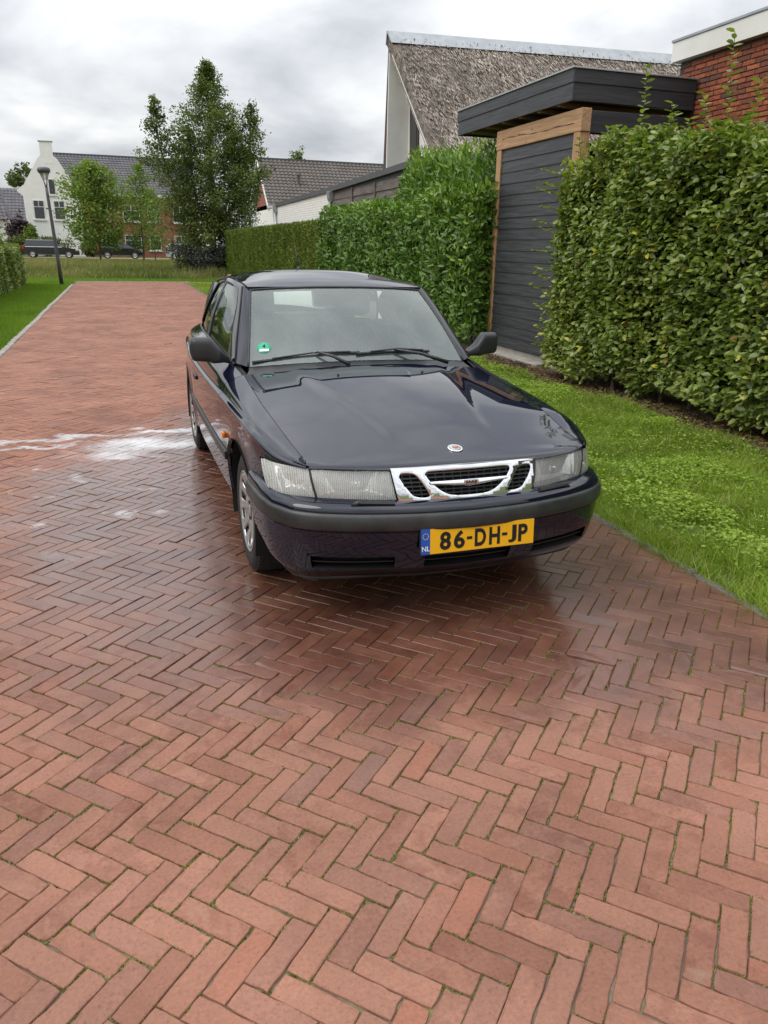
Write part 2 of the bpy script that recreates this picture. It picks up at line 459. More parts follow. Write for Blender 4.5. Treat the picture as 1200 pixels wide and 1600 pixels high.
for yq in (-.24, .24):                                            # washer jets
    MB().tube([(-.25, yq, float(hood_z(-.25, yq)) - .004), (-.25, yq, float(hood_z(-.25, yq)) + .008)], [.009, .006], 10).build('washer_jet', M['plastic'], hood, smooth=False)
em = MB(); nz = float(hood_z(.755, 0)); Mx = Matrix.Translation((.757, 0, nz + .001)) @ Matrix.Rotation(rad(11), 4, 'Y')
def disc(prof, name, mat, parent, M4, seg=36):
    mb = MB(); mb.lathe([(a, r) for a, r in prof], seg, 'z'); mb.v = [tuple(M4 @ Vector(p)) for p in mb.v]
    return mb.build(name, mat, parent, smooth=True)
emb = disc([(0, .034), (.004, .034), (.005, .030), (.004, .027), (.004, .0001)], 'hood_emblem', M['chrome'], CAR, Mx)
disc([(.0045, .0255), (.0052, .0255), (.0056, .0001)], 'emblem_field', simple('emblem_cream', (.45, .42, .38), .35, bump=0), emb, Mx)
red = simple('emblem_red', (.30, .085, .06), .35, bump=0)
mb = MB()
mb.prism([(-.010, -.012), (.004, -.013), (.012, -.004), (.009, .008), (.002, .014), (-.010, .010), (-.004, .002)], 2, .0058, .0072)
mb.v = [tuple(Mx @ Vector(p)) for p in mb.v]; mb.build('emblem_motif', red, emb)
inner_front = MB()
inner_front.grid([[(.85 - .10 * abs(q) ** 3 * 1.0, q * .62, z) for q in np.linspace(-1, 1, 20)] for z in (.60, .73)]).grid(
    [[(x, q * .66, float(hood_z(x, q * .66)) - .025) for q in np.linspace(-1, 1, 20)] for x in np.linspace(.84, -.5, 14)])
inner_front.v = [(min(p[0], float(front_x(min(abs(p[1]), .67))) - .06) if p[2] < .731 else p[0], p[1], p[2]) for p in inner_front.v]
inner_front.build('engine_bay', M['dark'], CAR)

# ---- nose: grille, lamps
NB = [(.923, 0, .592), (.897, .302, .590), (.853, .46, .589), (.779, .622, .588), (.690, .728, .590), (.575, .787, .603)]
NTp = [(.886, 0, .733), (.853, .327, .730), (.812, .48, .728), (.742, .648, .725), (.612, .745, .718), (.45, .790, .704)]
def nose(k, v, push=0.0):
    """k along the nose (0 centre .. 5 tip), v 0 bottom .. 1 top; +y half"""
    k = np.atleast_1d(np.asarray(k, float)); v = np.atleast_1d(np.asarray(v, float))
    sg = np.where(k < 0, -1, 1)
    full = lambda A: np.array([(p[0], -p[1], p[2]) for p in A[:0:-1]] + list(A))
    B = curve(full(NB), 0, np.abs(k) + 5); T = curve(full(NTp), 0, np.abs(k) + 5)
    P = B + (T - B) * v[:, None]
    T2 = curve(full(NB), 0, np.abs(k) + 5.02) - B; nrm = np.stack([T2[:, 1], -T2[:, 0], 0 * k], -1)
    nrm /= np.maximum(np.linalg.norm(nrm, axis=1, keepdims=True), 1e-9)
    P = P + nrm * (.016 * 4 * v * (1 - v) * .5 + push)[:, None]
    P[:, 1] *= sg
    return P
def nose_grid(k0, k1, v0, v1, n, m, push=0.0):
    K, V = np.meshgrid(np.linspace(k0, k1, n), np.linspace(v0, v1, m), indexing='ij')
    return nose(K.ravel(), V.ravel(), np.full(K.size, push)).reshape(n, m, 3)
for s in (-1, 1):
    lamp = empty('headlight'); lamp.parent = CAR
    def sub(name, grids, mat, **kw):
        return car_panels(name, grids, mat, s, parent=lamp, **kw)
    sub('lens', [(nose_grid(1.05, 2.94, .04, .97, 26, 12), 'abcd')], M['lens'], depth=.03)
    # faceted reflector bowl behind the lens
    P = nose_grid(1.07, 2.92, .06, .95, 40, 16, -.012)
    q = np.linspace(-1, 1, 40)[:, None]; w = np.linspace(-1, 1, 16)[None]
    bowl = np.clip(1.08 - np.maximum(np.abs(q) ** 2.2 * 1.05, np.abs(w) ** 4 * .98), 0, 1) ** .8
    P[..., 0] -= .065 * bowl
    sub('reflector', [(P, '')], M['reflector'])
    c0 = nose(np.array([2.05]), np.array([.52]), np.array([-.055]))[0]
    b = MB().lathe([(0, .020), (.012, .020), (.03, .016), (.036, .001)], 18, 'x', (c0[0], c0[1] * s, c0[2])).build('bulb', M['chrome'], lamp, smooth=True)
    P = nose_grid(1.05, 2.94, .0, 1.0, 20, 2, -.075)
    sub('housing', [(P, '')], M['plastic'])
    # indicator / side lamp wrapping the corner
    ind = empty('corner_indicator'); ind.parent = CAR
    car_panels('lens', [(nose_grid(3.0, 4.96, .03, .97, 30, 12), 'abcd')], M['lens'], s, depth=.02, parent=ind)
    P = nose_grid(3.03, 4.93, .05, .95, 34, 14, -.010)
    q = np.linspace(-1, 1, 34)[:, None]; w = np.linspace(-1, 1, 14)[None]
    dd = np.clip(1.0 - np.maximum(np.abs(q - -.35) * 1.6, np.abs(w)) ** 3, 0, 1)
    nn = np.array([.8, .6, 0]); P -= nn * (.035 * dd)[..., None]
    car_panels('reflector', [(P, '')], M['reflector'], s, parent=ind)
    c1 = nose(np.array([3.55]), np.array([.5]), np.array([-.024]))[0]
    MB().lathe([(-.012, .014), (0, .017), (.014, .013), (.02, .001)], 16, 'x', (c1[0], c1[1] * s, c1[2])).build('amber_bulb', M['orange'], ind, smooth=True)
    car_panels('divider', [(nose_grid(2.945, 2.995, .0, .98, 3, 6, .002), 'abcd')], M['plastic'], s, depth=.03, parent=ind)

# chrome grille surround with three openings, drawn in (y, v) and laid on the nose
def yk(y):  # y -> k for |y|<.31
    return np.asarray(y) / .315
CEN = [(-.186, .80), (-.172, .86), (-.10, .872), (0, .875), (.10, .872), (.172, .86), (.186, .80), (.176, .66), (.150, .46), (.118, .28), (.086, .18), (.05, .145), (0, .14),
       (-.05, .145), (-.086, .18), (-.118, .28), (-.150, .46), (-.176, .66)]
SID = [(.222, .76), (.240, .825), (.266, .845), (.288, .83), (.296, .76), (.284, .575), (.263, .385), (.242, .215), (.218, .155), (.186, .14), (.172, .185), (.178, .30), (.200, .56)]
def densify(poly, n):
    c = curve(np.array([(p[0], p[1] * .14, 0) for p in poly + poly[:1]]), n + 1)[:-1]
    return [(p[0], p[1] / .14) for p in c]
holes = [densify(CEN, 60), densify(SID, 44), densify([(-a, b) for a, b in SID[::-1]], 44)]
outer = [(-.308, .0), (-.2, .0), (-.1, 0), (0, 0), (.1, 0), (.2, 0), (.308, .0), (.3215, .5), (.335, 1.0), (.22, 1.0), (.11, 1.0), (0, 1.0), (-.11, 1.0), (-.22, 1.0), (-.335, 1.0), (-.3215, .5)]
pts = []; edges = []; loops = []
def addloop(L, sc=1.0):
    b = len(pts); pts.extend([Vector((p[0], p[1] * .14)) for p in L]); n = len(L)
    edges.extend([(b + i, b + (i + 1) % n) for i in range(n)]); loops.append(list(range(b, b + n)))
addloop(outer)
for h_ in holes: addloop(h_)
def shrink(poly, d):
    P = np.array([(p[0], p[1] * .14) for p in poly]); n = len(P)
    T = np.roll(P, -1, 0) - np.roll(P, 1, 0); T /= np.linalg.norm(T, axis=1, keepdims=True)
    Nn = np.stack([T[:, 1], -T[:, 0]], -1); c = P.mean(0)
    sg = np.sign(((P - c) * Nn).sum()); return P + Nn * sg * d
ring_ids = set()
for h_ in holes:
    for p in shrink(h_, .0045): pts.append(Vector(p))
for yq in np.linspace(-.31, .31, 40):
    for vq in np.linspace(.03, .97, 9): pts.append(Vector((yq, vq * .14)))
def inside(poly, x, y):
    c = False; n = len(poly)
    for i in range(n):
        x1, y1 = poly[i]; x2, y2 = poly[i - 1]; y1 *= .14; y2 *= .14
        if (y1 > y) != (y2 > y) and x < (x2 - x1) * (y - y1) / (y2 - y1) + x1: c = not c
    return c
vco, ve, vf, *_ = delaunay_2d_cdt(pts, edges, [], 1, 1e-6)
faces = []
for f in vf:
    c = sum((vco[i] for i in f), Vector((0, 0))) / len(f)
    if inside(outer, c.x, c.y) and not any(inside(h_, c.x, c.y) for h_ in holes): faces.append(tuple(f))
hp = np.array([(p[0], p[1] * .14) for h_ in holes for p in h_])
co = np.array([(v.x, v.y) for v in vco]); dist = np.sqrt(((co[:, None] - hp[None]) ** 2).sum(-1)).min(1)
kk = np.where(np.abs(co[:, 0]) < 1, co[:, 0] / (.302 + .025 * co[:, 1] / .14), 0)
lift = .012 + .0025 * np.clip(dist / .0045, 0, 1) ** .5
P3 = nose(kk, co[:, 1] / .14, lift)
mb = MB(); mb.add(P3, faces)
cnt = {}
for f in faces:
    for i in range(len(f)): cnt.setdefault(tuple(sorted((f[i], f[(i + 1) % len(f)]))), []).append((f[i], f[(i + 1) % len(f)]))
back = {}
bv = []; bf = []
for e_, l in cnt.items():
    if len(l) == 1:
        a, b = l[0]
        for q in (a, b):
            if q not in back: back[q] = len(bv); bv.append(P3[q]); bv.append(P3[q] + np.array([-.028, 0, 0]))
        bf.append((back[b], back[a], back[a] + 1, back[b] + 1))
mb.add(bv, bf)
grille = mb.build('grille', M['chrome'], CAR, smooth=True); grille.data.set_sharp_from_angle(angle=rad(50))
mb = MB(); mb.add(nose(np.linspace(-1, 1, 20).repeat(2), np.tile([.03, .97], 20), np.full(40, -.022)), [(2*i, 2*i+2, 2*i+3, 2*i+1) for i in range(19)])
mb.build('grille_backing', M['dark'], grille)
for i, vv in enumerate(np.linspace(.22, .80, 6)):
    n = 30; K = np.linspace(-.95, .95, n)
    A = np.stack([nose(K, np.full(n, vv - .016), np.full(n, .004)), nose(K, np.full(n, vv + .016), np.full(n, .004)), nose(K, np.full(n, vv + .03), np.full(n, -.018))], 1)
    MB().grid(A).build('grille_slat', M['plastic'], grille, smooth=False)
for K0 in np.linspace(-.88, .88, 17):
    if .56 < abs(K0) < .64: continue
    A = np.stack([nose(np.array([K0 + d]), np.array([v_]), np.array([.001]))[0] for v_ in (.14, .86) for d in (-.006, .006)])
    MB().add(A, [(0, 1, 3, 2)]).build('grille_mullion', M['plastic'], grille)
# winged bar with the lettered badge
n = 33; Y = np.linspace(-.168, .168, n); prof = []
for yq in Y:
    a = abs(yq) / .168; hgt = .045 + .055 * (1 - a) ** 1.0; mid = .50 + .05 * a
    prof.append([nose(np.array([yq / .315]), np.array([mid + d * hgt]), np.array([pp]))[0] for d, pp in ((-1, .004), (-.9, .016), (0, .021), (.9, .016), (1, .004))])
MB().grid(np.array(prof)).build('wing_bar', M['chrome'], grille, smooth=True)
def text_mesh(name, body, size, mat, parent, M4, extrude=.001, offset=0.0, spacing=1.0, shear=0.0, sx=1.0, align='CENTER', fit=None):
    cu = bpy.data.curves.new(name, 'FONT'); cu.body = body; cu.size = size; cu.extrude = extrude; cu.offset = offset
    cu.space_character = spacing; cu.align_x = align; cu.align_y = 'CENTER'; cu.shear = shear; cu.resolution_u = 6
    tmp = bpy.data.objects.new('tmp_text', cu); COL.objects.link(tmp)
    bpy.context.view_layer.update()
    me = bpy.data.meshes.new_from_object(tmp.evaluated_get(bpy.context.evaluated_depsgraph_get()))
    bpy.data.objects.remove(tmp); bpy.data.curves.remove(cu)
    me.name = name; me.materials.clear(); me.materials.append(mat)
    if fit:
        lo = [min(v.co[i] for v in me.vertices) for i in (0, 1)]; hi = [max(v.co[i] for v in me.vertices) for i in (0, 1)]
        me.transform(Matrix.Diagonal((fit[0] / (hi[0] - lo[0]), fit[1] / (hi[1] - lo[1]), 1, 1)) @ Matrix.Translation((-(lo[0] + hi[0]) / 2, -(lo[1] + hi[1]) / 2, 0)))
    me.transform(M4 @ Matrix.Diagonal((sx, 1, 1, 1)))
    return link(bpy.data.objects.new(name, me), parent)
# a frame whose x runs to the car's left seen from the front (text reads left to right for a viewer in front), normal forward
def face_frame(loc, tilt=0.0):
    Rm = Matrix(((0, 0, 1), (1, 0, 0), (0, 1, 0))).to_4x4()
    return Matrix.Translation(loc) @ Matrix.Rotation(-tilt, 4, 'Y') @ Rm
bl = nose(np.array([0.]), np.array([.53]), np.array([.020]))[0]
mb = MB(); mb.box(bl[0] - .004, bl[0] + .003, -.034, .034, bl[2] - .0085, bl[2] + .0085); mb.build('badge_block', M['chrome'], grille, bevel=.002)
text_mesh('badge_lettering', 'SAAB', .0175, M['dark'], grille, face_frame((bl[0] + .0034, 0, bl[2])), .0006, .0006, 1.1, sx=1.15)

# ---- front bumper: profile swept round the plan curve
BP = [(.994, 0), (.981, .2), (.948, .38), (.905, .53), (.835, .675), (.735, .768), (.60, .808), (.43, .822), (.36, .826), (.30, .828)]
bpc = curve(np.array([(a, b, 0) for a, b in BP]), 400)[:, :2]
barc = np.r_[0, np.cumsum(np.linalg.norm(np.diff(bpc, axis=0), axis=1))]
def bump_pt(a, z, d):
    """a arc length from centre (sign = side), z height, d inset"""
    A = np.abs(a); x = np.interp(A, barc, bpc[:, 0]); y = np.interp(A, barc, bpc[:, 1])
    tx = np.interp(A + .01, barc, bpc[:, 0]) - np.interp(np.maximum(A - .01, -0.0), barc, bpc[:, 0])
    ty = np.interp(A + .01, barc, bpc[:, 1]) - np.interp(np.maximum(A - .01, -0.0), barc, bpc[:, 1])
    l = np.hypot(tx, ty); nx, ny = ty / l, -tx / l
    return np.stack([x - nx * d, (y - ny * d) * np.sign(a + 1e-9), z + 0 * a], -1)
pr_z = [.607, .605, .598, .585, .568, .562]
pr_d = [.125, .075, .035, .012, .003, .004]
lo_z = [.486, .482, .44, .40, .375, .365, .345, .305, .296, .278, .258, .242, .226]
lo_d = [.006, .003, .010, .020, .028, .032, .038, .056, .061, .078, .105, .135, .19]
def aend(z):     # arc length where the bumper meets the wheel opening
    xe = math.sqrt(max((ARCH_R + .004) ** 2 - (z - ARCH_Z) ** 2, 0))
    return float(np.interp(-xe, -bpc[:, 0], barc))
iz = {.335, .30}
cut = [(-.70, -.335), (-.205, .205), (.335, .70)]
marks = sorted(set([c for ab in cut for c in ab] + list(np.linspace(-1, 1, 65) * .78)))
def bump_rows(zs, ds, skip=False, push=0.0, lowscale=True):
    U = np.array(marks); N0 = len(U)
    P = np.zeros((N0 + 8, len(zs), 3))
    for j, (z, d) in enumerate(zip(zs, ds)):
        ae = aend(z); ext = np.linspace(.78, ae, 5)[1:]
        a = np.r_[-ext[::-1], U, ext]
        sc = 1 - .45 * smooth01(.35, .95, np.abs(a)) if (lowscale and z < .47) else 1.0
        if z > .58: sc = np.where(np.abs(a) > .9, .25 + .75 * smooth01(1.15, .9, np.abs(a)), 1.0)
        P[:, j] = bump_pt(a, z, d * sc - push)
    return P, np.r_[np.full(4, -9), U, np.full(4, 9)]
P, U = bump_rows(pr_z, pr_d)
mb = MB(); mb.grid(P, flip=True)
P2, U = bump_rows(lo_z, lo_d)
n, m_ = P2.shape[:2]; f = []
for i in range(n - 1):
    for j in range(m_ - 1):
        uc = (U[i] + U[i + 1]) / 2
        if lo_z[j] <= .3651 and lo_z[j + 1] >= .3049 and any(a < uc < b for a, b in cut): continue
        f.append((i * m_ + j, i * m_ + j + 1, (i + 1) * m_ + j + 1, (i + 1) * m_ + j))
mb.add(P2.reshape(-1, 3), f)
for sgn, idx in ((1, 0), (-1, -1)):
    L = np.concatenate([P[idx], P2[idx]]); Q = np.stack([L, L + np.array([0, sgn * .05, 0])], 0); mb.grid(Q, flip=sgn > 0)
bumper = mb.build('front_bumper', M['paint'], CAR, smooth=True); bumper.data.set_sharp_from_angle(angle=rad(40))
P, U = bump_rows([.5625, .560, .548, .525, .500, .489, .4855], [.004, -.004, -.009, -.011, -.009, -.004, .006], lowscale=False)
MB().grid(P, flip=True).build('bumper_strip', M['bumper_plastic'], bumper, smooth=True)
for a, b in cut:                                                     # air intakes with a lip and slats
    aa = np.linspace(a, b, 16); sc = 1 - .45 * smooth01(.35, .95, np.abs(aa))
    top = bump_pt(aa, np.full(16, .365), .032 * sc); bot = bump_pt(aa, np.full(16, .305), .056 * sc)
    topi = bump_pt(aa, np.full(16, .36), .032 * sc + .07); boti = bump_pt(aa, np.full(16, .31), .056 * sc + .07)
    MB().grid(np.stack([top, topi, boti, bot], 0), flip=False).build('air_intake', M['dark'], bumper)
    mid = np.stack([bump_pt(aa, np.full(16, .338), .058 * sc), bump_pt(aa, np.full(16, .333), .059 * sc), bump_pt(aa, np.full(16, .333), .059 * sc + .03)], 0)
    MB().grid(mid).build('intake_slat', M['plastic'], bumper)
# black lower lip
P, U = bump_rows([.229, .221, .214, .212], [.172, .168, .175, .23])
MB().grid(P, flip=True).build('bumper_lip', M['bumper_plastic'], bumper, smooth=True)
MB().add([(.62, -.42, .215), (.62, .42, .215), (.40, .58, .215), (-3.3, .60, .215), (-3.3, -.60, .215), (.40, -.58, .215)], [(0, 1, 2, 3, 4, 5)]).build('underbody', M['dark'], CAR)
inb = MB(); inb.grid(np.array([bump_pt(np.linspace(-1.0, 1.0, 40), np.full(40, z), np.full(40, .13)) for z in (.59, .24)])); inb.build('bumper_core', M['dark'], CAR)

# ---- number plate
yel = simple('yellow_plate', (.80, .42, .008), .35, var=.04, scale=4, bump=0)
blu = simple('plate_blue', (.01, .085, .42), .35, var=.04, bump=0)
PF = face_frame((.992, .02, .4425), rad(4))
def plate_box(x0, x1, y0, y1, z0, z1, name, mat, parent, bev=0):
    mb = MB(); mb.box(x0, x1, y0, y1, z0, z1); mb.v = [tuple(PF @ Vector(p)) for p in mb.v]
    return mb.build(name, mat, parent, bevel=bev)
plate = plate_box(-.262, .262, -.057, .057, -.016, .0, 'number_plate', M['plastic'], CAR, .004)
plate_box(-.2195, .259, -.054, .054, -.001, .0015, 'yellow_field', yel, plate, .0005)
plate_box(-.2590, -.2200, -.054, .054, -.001, .0015, 'country_band', blu, plate, .0005)
plate_box(-.20, .262, .058, .068, -.012, -.002, 'plate_bracket', M['plastic'], plate)
xx = [-.152, -.089, -.043, .007, .073, .120, .157, .207]
for ch, cxp in zip('86-DH-JP', xx):
    text_mesh('plate_character', ch, .110, M['dark'], plate, PF @ Matrix.Translation((cxp, -.002 if ch != '-' else 0, .0022)), .0007, .0036, fit={'-': (.024, .0125), 'J': (.038, .077), 'P': (.044, .077), 'D': (.051, .077), 'H': (.050, .077)}.get(ch, (.049, .078)))
text_mesh('country_letters', 'NL', .030, M['white_plastic'], plate, PF @ Matrix.Translation((-.2395, -.030, .0022)), .0005, .0004, sx=.95)
for k in range(12):
    t = 2 * math.pi * k / 12
    mb = MB(); mb.prism([((-.2395 + .0125 * math.cos(t)) + .0022 * math.cos(q * math.pi / 5 * 2), .024 + .0125 * math.sin(t) + .0022 * math.sin(q * math.pi / 5 * 2)) for q in range(5)], 2, .0016, .0022)
    mb.v = [tuple(PF @ Vector(p)) for p in mb.v]; mb.build('star', simple('star_yellow', (.6, .5, .1), .4, bump=0) if k == 0 else bpy.data.materials['star_yellow'], plate)

# ---- greenhouse
rail_z = pchip([-1.12, -1.3, -1.7, -2.2, -2.75, -3.42], [1.338, 1.358, 1.372, 1.352, 1.275, .965])
rail_y = pchip([-1.12, -1.5, -2.2, -2.75, -3.42], [.562, .575, .572, .560, .545])
roof_c = pchip([-1.06, -1.09, -1.16, -1.3, -1.7, -2.2, -2.75], [1.336, 1.350, 1.368, 1.391, 1.428, 1.416, 1.335])
def yg(x, z):
    zb, zr = g_sz(x), rail_z(np.clip(x, -3.42, -1.12)); yb, yr = g_sy(x) - .006, rail_y(np.clip(x, -3.42, -1.12))
    q = (z - zb) / (zr - zb); return yb + (yr - yb) * q + .018 * 4 * q * (1 - q)
hdr_x = lambda y: -1.078 - .045 * (abs(y) / .55) ** 2.2
rows = []
for t in np.linspace(0, 1, 44) ** 1.3:
    row = []
    for q in np.linspace(-1, 1, 41):
        x = hdr_x(q * .56) + (-2.76 - hdr_x(q * .56)) * t
        yr = float(rail_y(x)) - .004; c = float(roof_c(x + .045 * abs(q) ** 2.2)); e_ = float(rail_z(min(x, -1.12))) + .004
        row.append((x, q * yr, c - (c - e_) * abs(q) ** 2.7))
    rows.append(row)
roof = car_panels('roof', [(rows, 'abcd')], M['paint'], 1)
MB().tube([(-2.18, 0, 1.405), (-2.19, 0, 1.435)], [.016, .010], 12).build('antenna_base', M['plastic'], roof, smooth=True)
MB().tube([(-2.19, 0, 1.43), (-2.30, 0, 1.60)], [.004, .002], 8).build('antenna', M['plastic'], roof, smooth=True)
WB = lambda q: np.array([-.545 - .075 * abs(q) ** 2.2, q * .655, .966 - .030 * abs(q) ** 2])       # windscreen foot
WT = lambda q: np.array([hdr_x(q * .545) + .006, q * .545, 1.342 - .020 * abs(q) ** 2.4])           # windscreen head
def ws(q, t, push=0.0):
    P = WB(q) * (1 - t) + WT(q) * t; n_ = np.array([.58, 0, .81]); return P + n_ * (.030 * 4 * t * (1 - t) * .6 + push)
G_ = [[ws(q, t) for t in np.linspace(0, 1, 24)] for q in np.linspace(-1, 1, 36)]
shield = car_panels('windshield', [(G_, '')], M['windshield'], 1)
# black ceramic band round the glass
def band(q0, q1, t0, t1, n, m, push): return [[ws(q, t, push) for t in np.linspace(t0, t1, m)] for q in np.linspace(q0, q1, n)]
fr = NT('grey_glass_border'); fr.pbr(color=(.018, .02, .02), rough=.05, spec=.9)
car_panels('glass_border', [(band(-1, -.955, 0, 1, 3, 20, -.004), ''), (band(.955, 1, 0, 1, 3, 20, -.004), ''), (band(-.955, .955, .955, 1, 30, 3, -.004), ''), (band(-.955, .955, 0, .07, 30, 3, -.004), ''),
                            ([[ws(q, t, -.005) for t in np.linspace(.955 - .075 * (1 - smooth01(.12, .2, abs(q + .0))), .957, 4)] for q in np.linspace(-.22, .22, 24)], '')], fr.m, 1, parent=shield)
# rubber seal round the screen
seal = MB()
pth = [ws(-1, t, .002) for t in np.linspace(0, 1, 16)] + [ws(q, 1, .002) for q in np.linspace(-.95, .95, 20)] + [ws(1, t, .002) for t in np.linspace(1, 0, 16)]
seal.tube(pth, .007, 6); seal.build('windshield_seal', M['plastic'], shield, smooth=True)
# cowl
rows = [[(float(rear_x(abs(q) * .7)) + .02, q * .70, float(hood_z(-.45, q * .68)) - .022) , tuple(WB(q) + np.array([.03, 0, -.012])), tuple(WB(q) + np.array([-.02, 0, .004]))] for q in np.linspace(-1, 1, 30)]
cowl = car_panels('cowl', [(rows, '')], M['plastic'], 1)
# wipers
def wiper(piv, mid, tip0, tip1):
    w = MB(); w.tube([piv, tuple((Vector(piv) + Vector(mid)) / 2 + Vector((0, 0, .012))), mid], [.012, .009, .006], 8)
    o = w.build('wiper', M['plastic'], CAR, smooth=True)
    b = MB(); n = 12
    L = [Vector(tip0).lerp(Vector(tip1), i / (n - 1)) + Vector((.0, 0, .006 + .004 * math.sin(math.pi * i / (n - 1)))) for i in range(n)]
    b.tube(L, .0075, 6); b.build('wiper_blade', M['plastic'], o)
    c = MB(); c.tube([L[2] + Vector((.006, 0, .008)), L[6] + Vector((.008, 0, .018)), L[10] + Vector((.006, 0, .008))], .005, 6); c.build('wiper_yoke', M['plastic'], o)
def wsp(q, t, p): return tuple(ws(q, t, p))
wiper((-.47, -.11, .955), wsp(-.42, .085, .020), wsp(-.97, .03, .006), wsp(-.03, .075, .006))
wiper((-.49, .50, .948), wsp(.30, .095, .020), wsp(-.06, .055, .008), wsp(.66, .085, .006))
# low-emission disc sticker inside the screen
gs = simple('sticker_green', (.03, .36, .20), .4, var=.03, bump=0)
SQ, STt = -.915, .20
c_ = ws(SQ, STt, .0015); ex = ws(SQ + .05, STt) - ws(SQ - .05, STt); ey = ws(SQ, STt + .05) - ws(SQ, STt - .05)
ex /= np.linalg.norm(ex); ey -= ex * (ex @ ey); ey /= np.linalg.norm(ey); ez = np.cross(ex, ey)
SM = Matrix(((*[ex[0], ey[0], ez[0]], c_[0]), (*[ex[1], ey[1], ez[1]], c_[1]), (*[ex[2], ey[2], ez[2]], c_[2]), (0, 0, 0, 1)))
SM = SM @ Matrix.Translation((.03, 0, 0))
sticker = disc([(-.001, .040), (0, .040), (.0002, .0001)], 'emission_sticker', gs, shield, SM)
text_mesh('sticker_number', '4', .040, M['dark'], sticker, SM @ Matrix.Translation((0, .010, .0008)), .0002, .0004)
mb = MB(); mb.box(-.026, .026, -.026, -.010, .0006, .0012); mb.v = [tuple(SM @ Vector(p)) for p in mb.v]; mb.build('sticker_band', M['white_plastic'], sticker)

